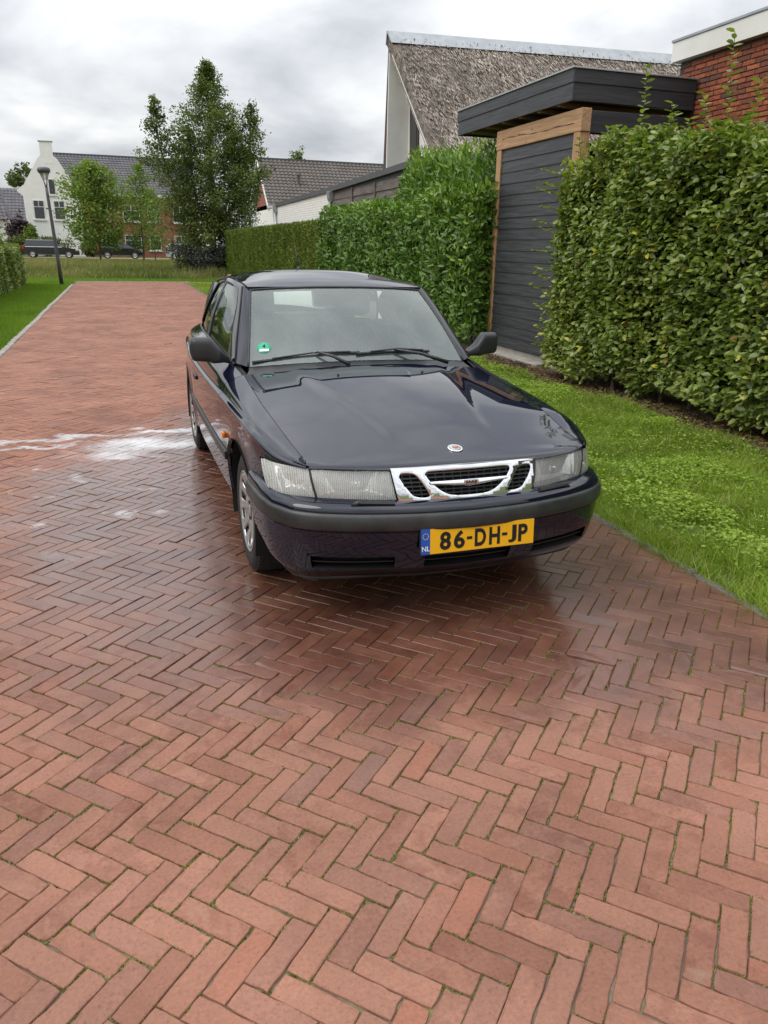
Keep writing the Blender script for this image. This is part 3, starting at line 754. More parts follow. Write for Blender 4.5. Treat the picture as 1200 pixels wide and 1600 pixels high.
def lift(poly):     # (x,z) -> on the greenhouse side
    return np.array([(x, float(yg(x, z)), z) for x, z in poly])
def strip(A, B, n=24, m=5, bulge=0.0):
    A = curve(A, n) if len(A) > 2 else np.linspace(A[0], A[1], n); B = curve(B, n) if len(B) > 2 else np.linspace(B[0], B[1], n)
    t = np.linspace(0, 1, m)[None, :, None]; P = A[:, None] * (1 - t) + B[:, None] * t
    P[..., 1] += (bulge * 4 * t * (1 - t))[..., 0]; P[..., 2] += (bulge * .5 * 4 * t * (1 - t))[..., 0]
    return P
for s in (-1, 1):
    WE = np.array([ws(1, t, .0) for t in np.linspace(0, 1, 8)]) + np.array([-.004, .006, .002])
    DFb = [(-.665, .951), (-.83, 1.08), (-1.01, 1.23), (-1.17, 1.342)]
    DF = np.array([(x, .715 - (.715 - .578) * ((z - .951) / .391) ** 1.1, z) for x, z in DFb])
    DF2 = DF + np.array([-.010, .004, -.004])
    GF = lift([(-.90, .972), (-1.02, 1.10), (-1.16, 1.23), (-1.30, 1.318)])
    car_panels('windshield_pillar', [(strip(WE, DF, 24, 6, .010), 'cd')], M['paint'], s)
    xs_ = np.linspace(-1.30, -1.80, 16)
    top_o = lift([(x, float(rail_z(x)) - .004) for x in np.linspace(-1.18, -1.80, 16)]); top_i = lift([(x, float(rail_z(x)) - .038) for x in xs_])
    frame_ = car_panels('window_frame', [(strip(DF2, GF, 24, 5, .006), 'cd'), (strip(top_o, top_i, 16, 4, .004), 'cd')], M['paint'], s)
    car_panels('center_pillar', [(strip(lift([(-1.80, .985), (-1.805, 1.15), (-1.80, 1.366)]), lift([(-1.885, .985), (-1.885, 1.15), (-1.875, 1.365)]), 16, 4, .002), 'cd')], M['plastic'], s)
    # front side window
    nx, nz = 20, 14; P = np.zeros((nx, nz, 3))
    for i in range(nx):
        for j in range(nz):
            q = j / (nz - 1); zf = .968 + (1.322 - .968) * q
            x0 = float(np.interp(zf, [.968, 1.10, 1.23, 1.322], [-.895, -1.02, -1.16, -1.305])); x = x0 + (-1.802 - x0) * i / (nx - 1)
            zb_, zt_ = float(g_sz(x)) + .006, float(rail_z(x)) - .036; z = zb_ + (zt_ - zb_) * q
            P[i, j] = (x, float(yg(x, z)) - .006, z)
    car_panels('side_window', [(P, '')], M['side_glass'], s)
    # rear quarter window
    P = np.zeros((nx, nz, 3))
    for i in range(nx):
        for j in range(nz):
            q = j / (nz - 1); x1 = -2.40 + .23 * q; x = -1.884 + (x1 + 1.884) * i / (nx - 1)
            zb_, zt_ = float(g_sz(x)) + .012 + .03 * (i / (nx - 1)) ** 3, float(rail_z(x)) - .036; z = zb_ + (zt_ - zb_) * q
            P[i, j] = (x, float(yg(x, z)) - .006, z)
    car_panels('quarter_window', [(P, '')], M['side_glass'], s)
    QR = P[-1] + np.array([0, .006, 0])
    hs = np.array([(x, float(rail_y(x)) - .012, float(rail_z(x))) for x in np.linspace(-3.40, -2.74, 14)])
    topq_o = lift([(x, float(rail_z(x)) - .003) for x in np.linspace(-1.88, -2.74, 16)]); topq_i = np.concatenate([P[:, -1] + np.array([0, .006, 0])])
    car_panels('rear_pillar', [(strip(QR, hs, 20, 10, .030), 'cd'), (strip(topq_o, topq_i, 20, 4, .004), 'cd'),
                               (strip(np.array([(x, float(g_sy(x)), float(g_sz(x))) for x in np.linspace(-2.40, -3.42, 10)]), np.array([QR[0], *[hs[0] * t + QR[0] * (1 - t) + np.array([0, .02 * math.sin(math.pi * t), 0]) for t in (.33, .66)], hs[0]]), 12, 4), '')], M['paint'], s)
    mb = MB(); mb.tube([(a, (b + .002) * s, c) for a, b, c in QR], .006, 6); mb.build('window_seal', M['plastic'], CAR, smooth=True)
    # belt weather strip
    bel = np.array([(x, float(g_sy(x)) - .002, float(g_sz(x)) + .003) for x in np.linspace(-.70, -2.50, 30)])
    mb = MB(); mb.tube([(a, b * s, c) for a, b, c in bel], .008, 6); mb.build('belt_moulding', M['plastic'], CAR, smooth=True)
    fgap = [(a, (b + .002) * s, c) for a, b, c in (DF + DF2) / 2]; mb = MB(); mb.tube(fgap, .006, 6); mb.build('door_seal', M['dark'], CAR, smooth=True)
    # door mirror: sail, foot and shell
    mir = empty('door_mirror'); mir.parent = CAR
    sl_ = MB(); A = lift([(-.70, .958), (-.93, .972), (-.95, 1.03)]); sl_.add([(a[0], (a[1] + .004) * s, a[2]) for a in A] + [(a[0], (a[1] - .03) * s, a[2]) for a in A], [(0, 1, 2), (0, 3, 4, 1), (1, 4, 5, 2), (2, 5, 3, 0)])
    sl_.build('mirror_sail', M['plastic'], mir)
    prof = []
    for t in np.linspace(0, 1, 22):
        y = .735 + .218 * t
        if t < .28:
            k = t / .28; hh = .022 + .020 * k ** 2; cz_m = .958 + .030 * k; dd = .035 + .02 * k; cx_m = -.77 + .012 * k
        else:
            k = (t - .28) / .72; hh = .042 + .028 * min(1, k * 4) - .006 * k; cz_m = .988 + .030 * min(1, k * 3) + .004 * k; dd = .060 - .008 * k; cx_m = -.760 - .03 * k
            e_ = max(0, (k - .86) / .14); sc_ = math.sqrt(max(1 - e_ ** 2, .0)); hh *= .35 + .65 * sc_ if e_ < 1 else .3; dd *= .3 + .7 * sc_
        ring = []
        for a in np.linspace(0, 2 * math.pi, 25)[:-1]:
            ca, sa = math.cos(a), math.sin(a); pw = .52
            fx = abs(ca) ** pw * (1 if ca > 0 else -1) * dd * (1.0 if ca > 0 else .45); fz = abs(sa) ** pw * (1 if sa > 0 else -1) * hh
            ring.append((cx_m + fx, y * s, cz_m + fz))
        prof.append(ring)
    n = len(prof); mb = MB(); k = 24
    mb.add([p for r_ in prof for p in r_], [(i * k + j, i * k + (j + 1) % k, (i + 1) * k + (j + 1) % k, (i + 1) * k + j) for i in range(n - 1) for j in range(k)] + [tuple(range(k)), tuple(range((n - 1) * k, n * k))])
    mo = mb.build('mirror_shell', M['plastic'], mir, smooth=True)
    mb = MB(); mb.box(-.822, -.815, .815 * s, .915 * s, .965, 1.065) if s > 0 else mb.box(-.822, -.815, -.915, -.815, .965, 1.065); mb.build('mirror_glass', M['chrome'], mir)

# hatch with its glass, tail
def hatch_pt(q, t):
    x = -2.765 - .66 * t; yr = float(rail_y(x)) - .016
    zz = float(np.interp(t, [0, .3, .6, 1], [1.333, 1.250, 1.140, .962])) - .0
    e_ = float(rail_z(x)); return (x - .05 * (1 - abs(q) ** 2) * t, q * yr, zz - (zz - e_) * abs(q) ** 2.6)
car_panels('rear_window', [([[hatch_pt(q, t) for t in np.linspace(.02, .93, 16)] for q in np.linspace(-.93, .93, 24)], '')], M['rear_glass'], 1)
tail = [(-3.46, .955), (-3.52, .948), (-3.56, .93), (-3.575, .90), (-3.60, .80), (-3.63, .62), (-3.655, .56), (-3.65, .40), (-3.60, .27), (-3.5, .22)]
rows = []
for x, z in tail:
    hw = .55 if z > .92 else (.66 if z > .6 else .74)
    rows.append([(x + .16 * abs(q) ** 3.5, q * hw, z) for q in np.linspace(-1, 1, 25)])
car_panels('tailgate', [(rows[:5], ''), ([[hatch_pt(q, t) for t in np.linspace(.93, 1.0, 4)] for q in np.linspace(-1, 1, 24)], ''), ([[hatch_pt(q, t) for t in np.linspace(0, 1, 12)] for q in (-1, -.96, -.93)], ''), ([[hatch_pt(q, t) for t in np.linspace(0, 1, 12)] for q in (.93, .96, 1)], '')], M['paint'], 1)
car_panels('rear_bumper', [(rows[4:], '')], M['paint'], 1)
for s in (-1, 1):
    ax = lambda z: -2.605 - math.sqrt(max(ARCH_R ** 2 - (z - ARCH_Z) ** 2, 0))
    P = [[(ax(z) + (-3.50 - ax(z)) * t, (.795 - .062 * t ** 2 - .03 * max(0, (.36 - z) / .12)) * s, z) for z in np.linspace(.615, .24, 10)] for t in np.linspace(0, 1, 12)]
    MB().grid(P).build('rear_bumper_side', M['paint'], CAR, smooth=True)
    mb = MB(); mb.box(-3.585, -3.40, min(.36 * s, .63 * s), max(.36 * s, .63 * s), .66, .82); mb.build('tail_lamp', simple('tail_red', (.35, .01, .01), .2, bump=0) if s < 0 else bpy.data.materials['tail_red'], CAR, bevel=.02)

# ---- interior
fl = MB(); fl.box(-3.0, -.45, -.70, .70, .25, .30); fl.build('cabin_floor', M['lining'], CAR)
dash = []
for q in np.linspace(-1, 1, 20):
    dash.append([tuple(WB(q * .97) + np.array([-.02, 0, -.006])), (-.72, q * .67, .955), (-.88, q * .68, .945), (-.97, q * .68, .90), (-.98, q * .68, .60)])
mb = MB(); mb.grid(np.array(dash)); mb.build('dashboard', M['dash'], CAR, smooth=True)
def seat(name, x, y, w, hr=True):
    e0 = empty(name); e0.parent = CAR; e0.location = (x, y, 0)
    mb = MB(); mb.box(-.02, .52, -w, w, .42, .56); mb.build('cushion', M['seat'], e0, bevel=.05, seg=3)
    mb = MB(); T = Matrix.Translation((0, 0, .5)) @ Matrix.Rotation(rad(-17), 4, 'Y'); mb.box(-.10, .05, -w, w, 0, .60, T); mb.build('backrest', M['seat'], e0, bevel=.05, seg=3)
    for yy in ([0] if w < .4 else [-.35, .35]):
        mb = MB(); mb.box(-.07, .04, yy - .125, yy + .125, .64, .82, T); mb.build('headrest', M['seat'], e0, bevel=.04, seg=3)
for s in (-1, 1):                                                   # door cards and rear trim
    P = [[(x, (float(g_sy(x)) - .05 - .0) * s, z) for z in (.32, .6, .80, float(g_sz(x)) - .005)] for x in np.linspace(-.75, -3.2, 14)]
    MB().grid(P).build('door_card', M['lining'], CAR, smooth=True)
    P = strip(np.array([(-1.13, .545, 1.315), (-1.6, .545, 1.345), (-2.3, .54, 1.33), (-2.72, .535, 1.28)]), np.array([(-1.15, .50, 1.35), (-1.6, .50, 1.375), (-2.3, .50, 1.37), (-2.72, .50, 1.31)]), 16, 3) * np.array([1, s, 1])
    MB().grid(P).build('roof_lining_edge', M['lining'], CAR, smooth=True)
MB().grid([[(x, q * .56, .90) for q in np.linspace(-1, 1, 6)] for x in np.linspace(-2.72, -3.38, 5)]).build('parcel_shelf', M['lining'], CAR)
seat('front_seat', -1.75, -.36, .25); seat('front_seat', -1.75, .36, .25); seat('rear_bench', -2.45, 0, .56)
mb = MB(); pts_ = [(-1.14 - .06 * math.sin(a), .36 + .185 * math.cos(a), .93 + .17 * math.sin(a)) for a in np.linspace(0, 2 * math.pi, 33)]
mb.tube(pts_, .014, 8, caps=False); sw = mb.build('steering_wheel', M['plastic'], CAR, smooth=True)
mb = MB(); mb.tube([(-1.14, .19, .93), (-1.12, .36, .92), (-1.14, .53, .93)], [.016, .05, .016], 8); mb.build('wheel_hub', M['plastic'], sw, smooth=True)
mb = MB(); mb.box(-1.13, -1.10, -.13, .13, 1.235, 1.30); mb.build('inside_mirror', M['plastic'], CAR, bevel=.012)
rows = [[(x, q * .52, float(roof_c(x)) - .03 - .02 * q * q) for q in np.linspace(-1, 1, 10)] for x in np.linspace(-1.15, -2.7, 10)]
mb = MB(); mb.grid(np.array(rows)); mb.build('headlining', M['lining'], CAR, smooth=True)

# ---- wheels
def wheel(x, s):
    w = empty('wheel'); w.parent = CAR; w.location = (x, .697 * s, .306); w.rotation_euler = (0, 0, 0 if s > 0 else math.pi)
    R0 = .306
    mb = MB(); mb.lathe([(-.09, .205), (-.097, .225), (-.1, .262), (-.088, .293), (-.07, .302), (-.035, R0), (.035, R0), (.07, .302), (.088, .293), (.1, .262), (.097, .225), (.09, .205)], 56)
    tyre = mb.build('tyre', M['rubber'], w, smooth=True)
    tb = MB()                                                        # tread blocks
    for k in range(56):
        a = 2 * math.pi * k / 56
        for q in (-.068, -.035, 0, .035, .068):
            T = Matrix.Rotation(a + (0.03 if q > 0 else 0), 4, 'Y') @ Matrix.Translation((0, q, 0))
            tb.box(-.0125, .0125, -.0135, .0135, R0 - .006 - (abs(q) > .05) * .005, R0 + .0028 - (abs(q) > .05) * .004, T)
    tb.build('tread_block', M['rubber'], w)['kind'] = 'stuff'
    mb = MB(); mb.lathe([(.095, .208), (.098, .202), (.092, .194), (.07, .190), (.02, .188), (-.08, .188)], 48); mb.build('rim', M['alloy'], w, smooth=True)
    mb = MB(); mb.lathe([(.02, .188), (.02, .001)], 40); mb.build('brake_disc', M['dark'], w)
    # dished face with ten windows near the edge
    seg = 80; prof = [(.094, .193), (.0945, .180), (.088, .150), (.078, .118), (.074, .085), (.078, .058), (.070, .050), (.070, .001)]
    v = []; f = []
    for a_, r_ in prof:
        for k in range(seg): t = 2 * math.pi * k / seg; v.append((r_ * math.cos(t), a_, r_ * math.sin(t)))
    for i in range(len(prof) - 1):
        for k in range(seg):
            if i in (1, 2) and (k % 8) in (1, 2, 3, 4): continue
            f.append((i * seg + k, (i + 1) * seg + k, (i + 1) * seg + (k + 1) % seg, i * seg + (k + 1) % seg))
    mb = MB(); mb.add(v, f); o = mb.build('wheel_face', M['alloy'], w, smooth=True)
    md = o.modifiers.new('thickness', 'SOLIDIFY'); md.thickness = .012; md.offset = -1
    mb = MB(); mb.lathe([(.078, .030), (.081, .027), (.082, .001)], 24); mb.build('hub_cap', M['alloy'], w, smooth=True)
    for k in range(5):
        t = 2 * math.pi * k / 5; mb = MB(); mb.lathe([(.068, .010), (.080, .009), (.081, .001)], 8, 'y', (.044 * math.cos(t), 0, .044 * math.sin(t))); mb.build('wheel_bolt', M['plastic'], w)
for x in (0, -2.605):
    for s in (-1, 1): wheel(x, s)
# headlamp wipers resting on the bumper
for s in (-1, 1):
    a0 = nose(np.array([2.15]), np.array([-.02]), np.array([.040]))[0]; a1 = nose(np.array([1.85]), np.array([.10]), np.array([.030]))[0]; a2 = nose(np.array([1.12]), np.array([.07]), np.array([.030]))[0]
    mb = MB(); mb.tube([(p[0], p[1] * s, p[2]) for p in (a0, (a0 + a1) / 2 + np.array([.006, 0, .01]), a1)], [.014, .011, .009], 8); hw_ = mb.build('headlight_wiper', M['plastic'], CAR, smooth=True)
    mb = MB(); mb.tube([(p[0] + .004, p[1] * s, p[2]) for p in (a1 + np.array([0, .02, 0]), a2)], .0105, 6); mb.build('wiper_blade', M['plastic'], hw_)
# ---------------------------------------------------------------- terrain, street, kerbs
def ground_z(x, y):
    y = np.asarray(y, float)
    return -.035 + .235 * smooth01(39, 74, y) + 0 * np.asarray(x, float)
def mat_soil():
    t = NT('grass_soil'); p = t.pos()
    f = t.noise(p, 1.3, 6, .6); g = t.noise(p, 14, 5, .65)
    c = t.mix(t.ramp(f, [(.35, 0.), (.65, 1.)]), (.055, .085, .016), (.085, .12, .022))
    c = t.mix(t.ramp(g, [(.5, 0.), (.72, .8)]), c, (.075, .06, .03))
    t.pbr(color=c, rough=.95, normal=t.bump(g, .6, .03)); return t.m
M['soil'] = mat_soil()
xs = np.r_[-600, -300, -150, -80, -40, -20, -10, -5, 0, 5, 10, 20, 40, 80, 150, 300, 600]
ysg = np.r_[-300, -100, -30, -10, 0, 10, 20, 30, 36, 39, 42, 46, 50, 54, 58, 62, 66, 70, 74, 78, 90, 120, 200, 400, 900, 1600]
V = np.array([(x, y, float(ground_z(x, y))) for y in ysg for x in xs]); nx = len(xs)
Q = [(j * nx + i, j * nx + i + 1, (j + 1) * nx + i + 1, (j + 1) * nx + i) for j in range(len(ysg) - 1) for i in range(nx - 1)]
tag(np_mesh('ground', V, np.array(Q), M['soil'], smooth=True), kind='structure')

RX0, RX1, RY0, RY1 = -1.70, 2.70, -4.0, 36.6
# --- where the washing water lies (world positions)
def wet_nodes(t):
    """returns wet (0..1) and film (0..1) sockets; shapes of their own around the washed car"""
    p = t.pos(); warp = t.n('ShaderNodeTexNoise', {'Vector': p, 'Scale': 1.7, 'Detail': 5.0, 'Roughness': .6}).outputs['Color']
    wv = t.n('ShaderNodeVectorMath', {0: warp, 1: (.5, .5, .5)}, operation='SUBTRACT').outputs[0]
    wv = t.n('ShaderNodeVectorMath', {0: wv, 'Scale': 1.15}, operation='SCALE').outputs[0]
    q = t.n('ShaderNodeVectorMath', {0: p, 1: wv}, operation='ADD').outputs[0]
    def ell(cx, cy, rx, ry, lo, hi, rot=0.0, src=None):
        mp = t.n('ShaderNodeMapping', {'Vector': src if src is not None else q, 'Location': (cx, cy, 0), 'Rotation': (0, 0, rot), 'Scale': (rx, ry, 1e3)}, vector_type='TEXTURE')
        sp = t.n('ShaderNodeSeparateXYZ', {0: mp.outputs[0]})
        r = t.math('POWER', t.math('ADD', t.math('MULTIPLY', sp.outputs[0], sp.outputs[0]), t.math('MULTIPLY', sp.outputs[1], sp.outputs[1])), .5)
        return t.n('ShaderNodeMapRange', {0: r, 1: lo, 2: hi, 3: 1.0, 4: 0.0}, interpolation_type='SMOOTHSTEP').outputs[0]
    mxs = lambda a, b: t.math('MAXIMUM', a, b)
    wet = mxs(mxs(ell(1.7, 3.1, 2.3, 1.15, .45, 1.25), ell(.25, 4.7, 1.15, 2.4, .55, 1.2)), mxs(mxs(ell(2.5, 2.9, 1.2, 1.3, .5, 1.15), ell(2.55, 2.7, .32, 1.7, .7, 1.3)), ell(1.4, 5.5, 1.4, 3.0, .8, 1.1)))
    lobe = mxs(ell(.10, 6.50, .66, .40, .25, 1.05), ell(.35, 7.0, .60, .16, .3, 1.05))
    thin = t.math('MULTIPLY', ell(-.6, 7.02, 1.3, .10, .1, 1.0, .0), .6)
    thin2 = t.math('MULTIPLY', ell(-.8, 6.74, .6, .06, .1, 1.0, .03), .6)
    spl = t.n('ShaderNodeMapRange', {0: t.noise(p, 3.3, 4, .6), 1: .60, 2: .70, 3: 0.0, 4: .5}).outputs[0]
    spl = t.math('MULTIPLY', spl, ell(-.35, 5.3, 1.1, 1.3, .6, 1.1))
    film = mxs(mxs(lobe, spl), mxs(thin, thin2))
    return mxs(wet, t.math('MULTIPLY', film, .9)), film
def mat_paver(name, rnd):
    t = NT(name); p = t.pos(); r = rnd(t)
    wet, film = wet_nodes(t)
    r2 = t.math('FRACT', t.math('MULTIPLY', r, 17.31))
    base = t.ramp(r, [(0.0, (.285, .132, .092)), (.2, (.345, .165, .115)), (.4, (.380, .190, .135)), (.6, (.335, .168, .122)), (.78, (.295, .150, .114)), (.93, (.365, .160, .106)), (1.0, (.275, .150, .118))])
    sp = t.n('ShaderNodeVectorMath', {0: p, 1: t.n('ShaderNodeCombineXYZ', {2: t.math('MULTIPLY', r, 40.0)}).outputs[0]}, operation='ADD').outputs[0]
    blot = t.noise(sp, 16, 6, .66)
    c = t.mix(t.math('MULTIPLY', t.ramp(blot, [(.44, 0.), (.58, 1.)]), t.ramp(r2, [(.35, .0), (1.0, .75)])), base, t.mix(1.0, base, (.72, .63, .61), 'MULTIPLY'))
    pale = t.ramp(t.noise(sp, 9, 6, .7, .6), [(.56, 0.), (.68, 1.)])
    c = t.mix(t.math('MULTIPLY', pale, t.ramp(r2, [(.55, 0.), (.95, .5)])), c, (.40, .235, .175))
    # grey lichen and worn blotches on some bricks
    lich = t.math('MULTIPLY', t.ramp(t.noise(p, 5.0, 6, .7), [(.60, 0.), (.70, 1.)]), t.ramp(t.noise(p, .8, 3), [(.5, 0.), (.65, .65)]))
    c = t.mix(lich, c, (.36, .29, .21))
    c = t.mix(1.0, c, (.90, .875, .85), 'MULTIPLY')
    spk = t.ramp(t.noise(p, 95, 6, .82), [(.30, .42), (.42, .88), (.60, 1.06), (.72, 1.32)])
    c = t.mix(1.0, c, spk, 'MULTIPLY')
    dk = t.ramp(t.noise(p, 1.1, 6, .66), [(.36, (.70, .68, .66)), (.60, (.98, .97, .95))])
    c = t.mix(1.0, c, dk, 'MULTIPLY')
    wp = t.math('MULTIPLY', wet, t.ramp(t.noise(p, 6, 5, .65), [(.25, .6), (.65, 1.)]))
    c = t.mix(wp, c, t.mix(1.0, c, (.42, .34, .31), 'MULTIPLY'))
    sky_white = t.math('MULTIPLY', film, t.ramp(t.noise(p, 2.6, 6, .68), [(.32, .10), (.60, .86)]))
    c = t.mix(sky_white, c, (.74, .74, .76))            # sky reflection in the puddle, painted white into the brick colour
    hb = t.math('ADD', t.math('MULTIPLY', t.noise(p, 75, 6, .7), .7), t.math('MULTIPLY', blot, .5))
    dry = t.math('SUBTRACT', 1.0, film)
    nb = t.n('ShaderNodeBump', {'Height': hb, 'Strength': t.math('MULTIPLY', dry, .42), 'Distance': .006}).outputs[0]
    rough = t.math('SUBTRACT', t.math('SUBTRACT', .78, t.math('MULTIPLY', wp, .42)), t.math('MULTIPLY', film, .22))
    wn_ = t.n('ShaderNodeBump', {'Height': t.noise(p, 110, 4, .6), 'Strength': t.math('SUBTRACT', .24, t.math('MULTIPLY', film, .18)), 'Distance': .0015}).outputs[0]
    t.pbr(color=c, rough=rough, normal=nb, spec=t.math('ADD', .35, t.math('MULTIPLY', wp, .1)), coat=t.math('MULTIPLY', wp, t.n('ShaderNodeMapRange', {0: t.n('ShaderNodeSeparateXYZ', {0: t.n('ShaderNodeNewGeometry').outputs['True Normal']}).outputs[2], 1: .80, 2: .97, 3: 0.05, 4: 1.0}).outputs[0]),
          coat_rough=t.math('SUBTRACT', .14, t.math('MULTIPLY', film, .06)), coat_ior=t.math('ADD', 1.46, t.math('MULTIPLY', film, .35)), coat_normal=wn_)
    return t.m
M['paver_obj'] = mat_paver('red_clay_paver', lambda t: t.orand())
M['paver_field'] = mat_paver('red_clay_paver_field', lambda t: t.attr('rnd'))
def mat_joint():
    t = NT('joint_sand_moss'); p = t.pos(); wet, film = wet_nodes(t)
    moss = t.math('MULTIPLY', t.ramp(t.noise(p, 1.1, 4, .6), [(.42, 0.), (.6, 1.)]), t.ramp(t.noise(p, 18, 5, .65), [(.48, 0.), (.6, 1.)]))
    c = t.mix(t.noise(p, 60, 4), (.085, .065, .045), (.22, .175, .125)); c = t.mix(moss, c, (.17, .19, .04))
    c = t.mix(wet, c, t.mix(1.0, c, (.45, .42, .42), 'MULTIPLY')); c = t.mix(t.math('MULTIPLY', film, .72), c, (.70, .70, .72))  # film also whitens the joints: the puddle's painted sky reflection
    t.pbr(color=c, rough=t.math('SUBTRACT', .95, t.math('MULTIPLY', wet, .55)), normal=t.bump(t.noise(p, 120, 5), .7, .008)); return t.m
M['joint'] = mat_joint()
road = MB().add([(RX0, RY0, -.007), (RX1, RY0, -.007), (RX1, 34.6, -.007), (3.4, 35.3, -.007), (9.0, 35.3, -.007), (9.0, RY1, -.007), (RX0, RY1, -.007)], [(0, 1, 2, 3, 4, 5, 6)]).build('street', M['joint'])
tag(road, kind='structure')
# herringbone of 200 x 65 mm clay pavers laid at 45 degrees to the street
W_ = .0680; NB_ = 3; L_ = NB_ * W_
eB = np.array([math.sin(rad(135.0)), math.cos(rad(135.0))]); eA = np.array([math.sin(rad(45.0)), math.cos(rad(45.0))])
OR = np.array([1.19, 1.04]) - eB * 5 * W_          # phase
bricks = []
rng = range(-460, 520)
cc = np.array([[RX0, RY0], [RX1, RY0], [RX1, RY1], [RX0, RY1], [9.0, RY1]]) - OR
b0, b1 = int((cc @ eB).min() / W_) - 4, int((cc @ eB).max() / W_) + 4; a0, a1 = int((cc @ eA).min() / W_) - 4, int((cc @ eA).max() / W_) + 4
I, J = np.meshgrid(np.arange(b0, b1), np.arange(a0, a1), indexing='ij'); T = (I - J) % (2 * NB_)
ctr = lambda i, j, w, h: OR + eB * ((i + w / 2) * W_)[:, None] + eA * ((j + h / 2) * W_)[:, None]
h_ = T == 0; v_ = T == 2 * NB_ - 1
cH = ctr(I[h_], J[h_], NB_, 1); cV = ctr(I[v_], J[v_], 1, NB_)
cen = np.concatenate([cH, cV]); vert = np.r_[np.zeros(len(cH), bool), np.ones(len(cV), bool)]
reach = np.where(True, .075, 0)
keep = (cen[:, 0] > RX0 + reach) & (cen[:, 0] < RX1 - reach) & (cen[:, 1] > RY0) & (cen[:, 1] < RY1 - .05)
keep |= (cen[:, 0] >= RX1 - reach) & (cen[:, 0] < 8.9) & (cen[:, 1] > 35.35) & (cen[:, 1] < RY1 - .05)
edge = ~keep & (np.abs(cen[:, 0] - RX0) < .10) & (cen[:, 1] > RY0) & (cen[:, 1] < RY1 - .1)
edge |= ~keep & (np.abs(cen[:, 0] - RX1) < .10) & (cen[:, 1] > RY0) & (cen[:, 1] < 34.6)
ecen, evert = cen[edge], vert[edge]
cen = cen[keep]; vert = vert[keep]
u, v, zz = to_px(np.c_[cen, np.zeros(len(cen))])
infr = (u > -20) & (u < 1220) & (v > 0) & (v < 1630)
near = np.where(infr, zz, 1e9); order = np.argsort(near); objs = set(order[:300].tolist())
def paver_mesh(k):
    rg = np.random.default_rng(k); n = 7; m = 3
    hl, hw = L_ / 2 - .0016, W_ / 2 - .0015
    ring = []
    per = [(-1 + 2 * i / n, -1) for i in range(n)] + [(1, -1 + 2 * i / m) for i in range(m)] + [(1 - 2 * i / n, 1) for i in range(n)] + [(-1, 1 - 2 * i / m) for i in range(m)]
    K = len(per); jit = rg.normal(0, .0007, K); chip = (rg.random(K) < .13) * rg.random(K) * .0045
    def lvl(ins, z):
        out_ = []
        for q, (a, b) in enumerate(per):
            cr = .0014 if (abs(a) == 1 and abs(b) == 1) else 0
            d = ins + jit[q] + chip[q] * (1 if z > -.006 else 0) + cr
            out_.append((a * (hl - d), b * (hw - d), z + (0 if z < -.004 else rg.normal(0, .0004) - chip[q] * .4)))
        return out_
    v = lvl(.0030, 0.0) + lvl(.0010, -.0010) + lvl(0, -.0034) + lvl(0, -.045)
    f = [tuple(range(K))] + [(r * K + i, (r + 1) * K + i, (r + 1) * K + (i + 1) % K, r * K + (i + 1) % K) for r in range(3) for i in range(K)]
    me = bpy.data.meshes.new('paver'); me.from_pydata(v, [], f); me.materials.append(M['paver_obj'])
    me.polygons.foreach_set('use_smooth', [False] * len(f)); me.update()
    bm = bmesh.new(); bm.from_mesh(me); bmesh.ops.recalc_face_normals(bm, faces=bm.faces); bm.to_mesh(me); bm.free()
    return me
pav = [paver_mesh(k) for k in range(10)]
angB = math.atan2(eB[1], eB[0]); angA = math.atan2(eA[1], eA[0])
N = len(cen); rz = RG.normal(0, .008, N); dz = RG.normal(0, .0014, N); tx = RG.normal(0, .010, N); ty = RG.normal(0, .004, N); jx = RG.normal(0, .0008, (N, 2)); rnd = RG.random(N)
for i in sorted(objs):
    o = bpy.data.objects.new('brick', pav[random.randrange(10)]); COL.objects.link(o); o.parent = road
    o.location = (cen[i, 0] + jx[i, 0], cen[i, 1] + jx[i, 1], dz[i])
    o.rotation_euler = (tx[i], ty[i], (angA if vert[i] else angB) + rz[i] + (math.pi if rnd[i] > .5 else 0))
rest = np.array([i for i in range(N) if i not in objs])
hl, hw = L_ / 2 - .0016, W_ / 2 - .0015; ch = .0024
tpl = []
for ins, z in ((ch, 0.), (0, -.003), (0, -.04)):
    tpl += [(-hl + ins, -hw + ins, z), (hl - ins, -hw + ins, z), (hl - ins, hw - ins, z), (-hl + ins, hw - ins, z)]
tpl = np.array(tpl); tf = [(0, 1, 2, 3)] + [(r * 4 + (i + 1) % 4, r * 4 + i, (r + 1) * 4 + i, (r + 1) * 4 + (i + 1) % 4) for r in range(2) for i in range(4)]
tf = np.array(tf); n = len(rest); a = np.where(vert[rest], angA, angB) + rz[rest]
ca, sa = np.cos(a)[:, None], np.sin(a)[:, None]
X = tpl[None, :, 0] * np.ones((n, 1)); Y = tpl[None, :, 1] * np.ones((n, 1)); Z = tpl[None, :, 2] + X * -ty[rest][:, None] + Y * tx[rest][:, None] + dz[rest][:, None]
VV = np.stack([X * ca - Y * sa + (cen[rest, 0] + jx[rest, 0])[:, None], X * sa + Y * ca + (cen[rest, 1] + jx[rest, 1])[:, None], Z], -1)
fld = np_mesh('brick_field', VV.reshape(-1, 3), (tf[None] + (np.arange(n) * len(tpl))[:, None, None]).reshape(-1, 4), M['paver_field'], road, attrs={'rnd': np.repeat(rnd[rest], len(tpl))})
tag(fld, kind='stuff')
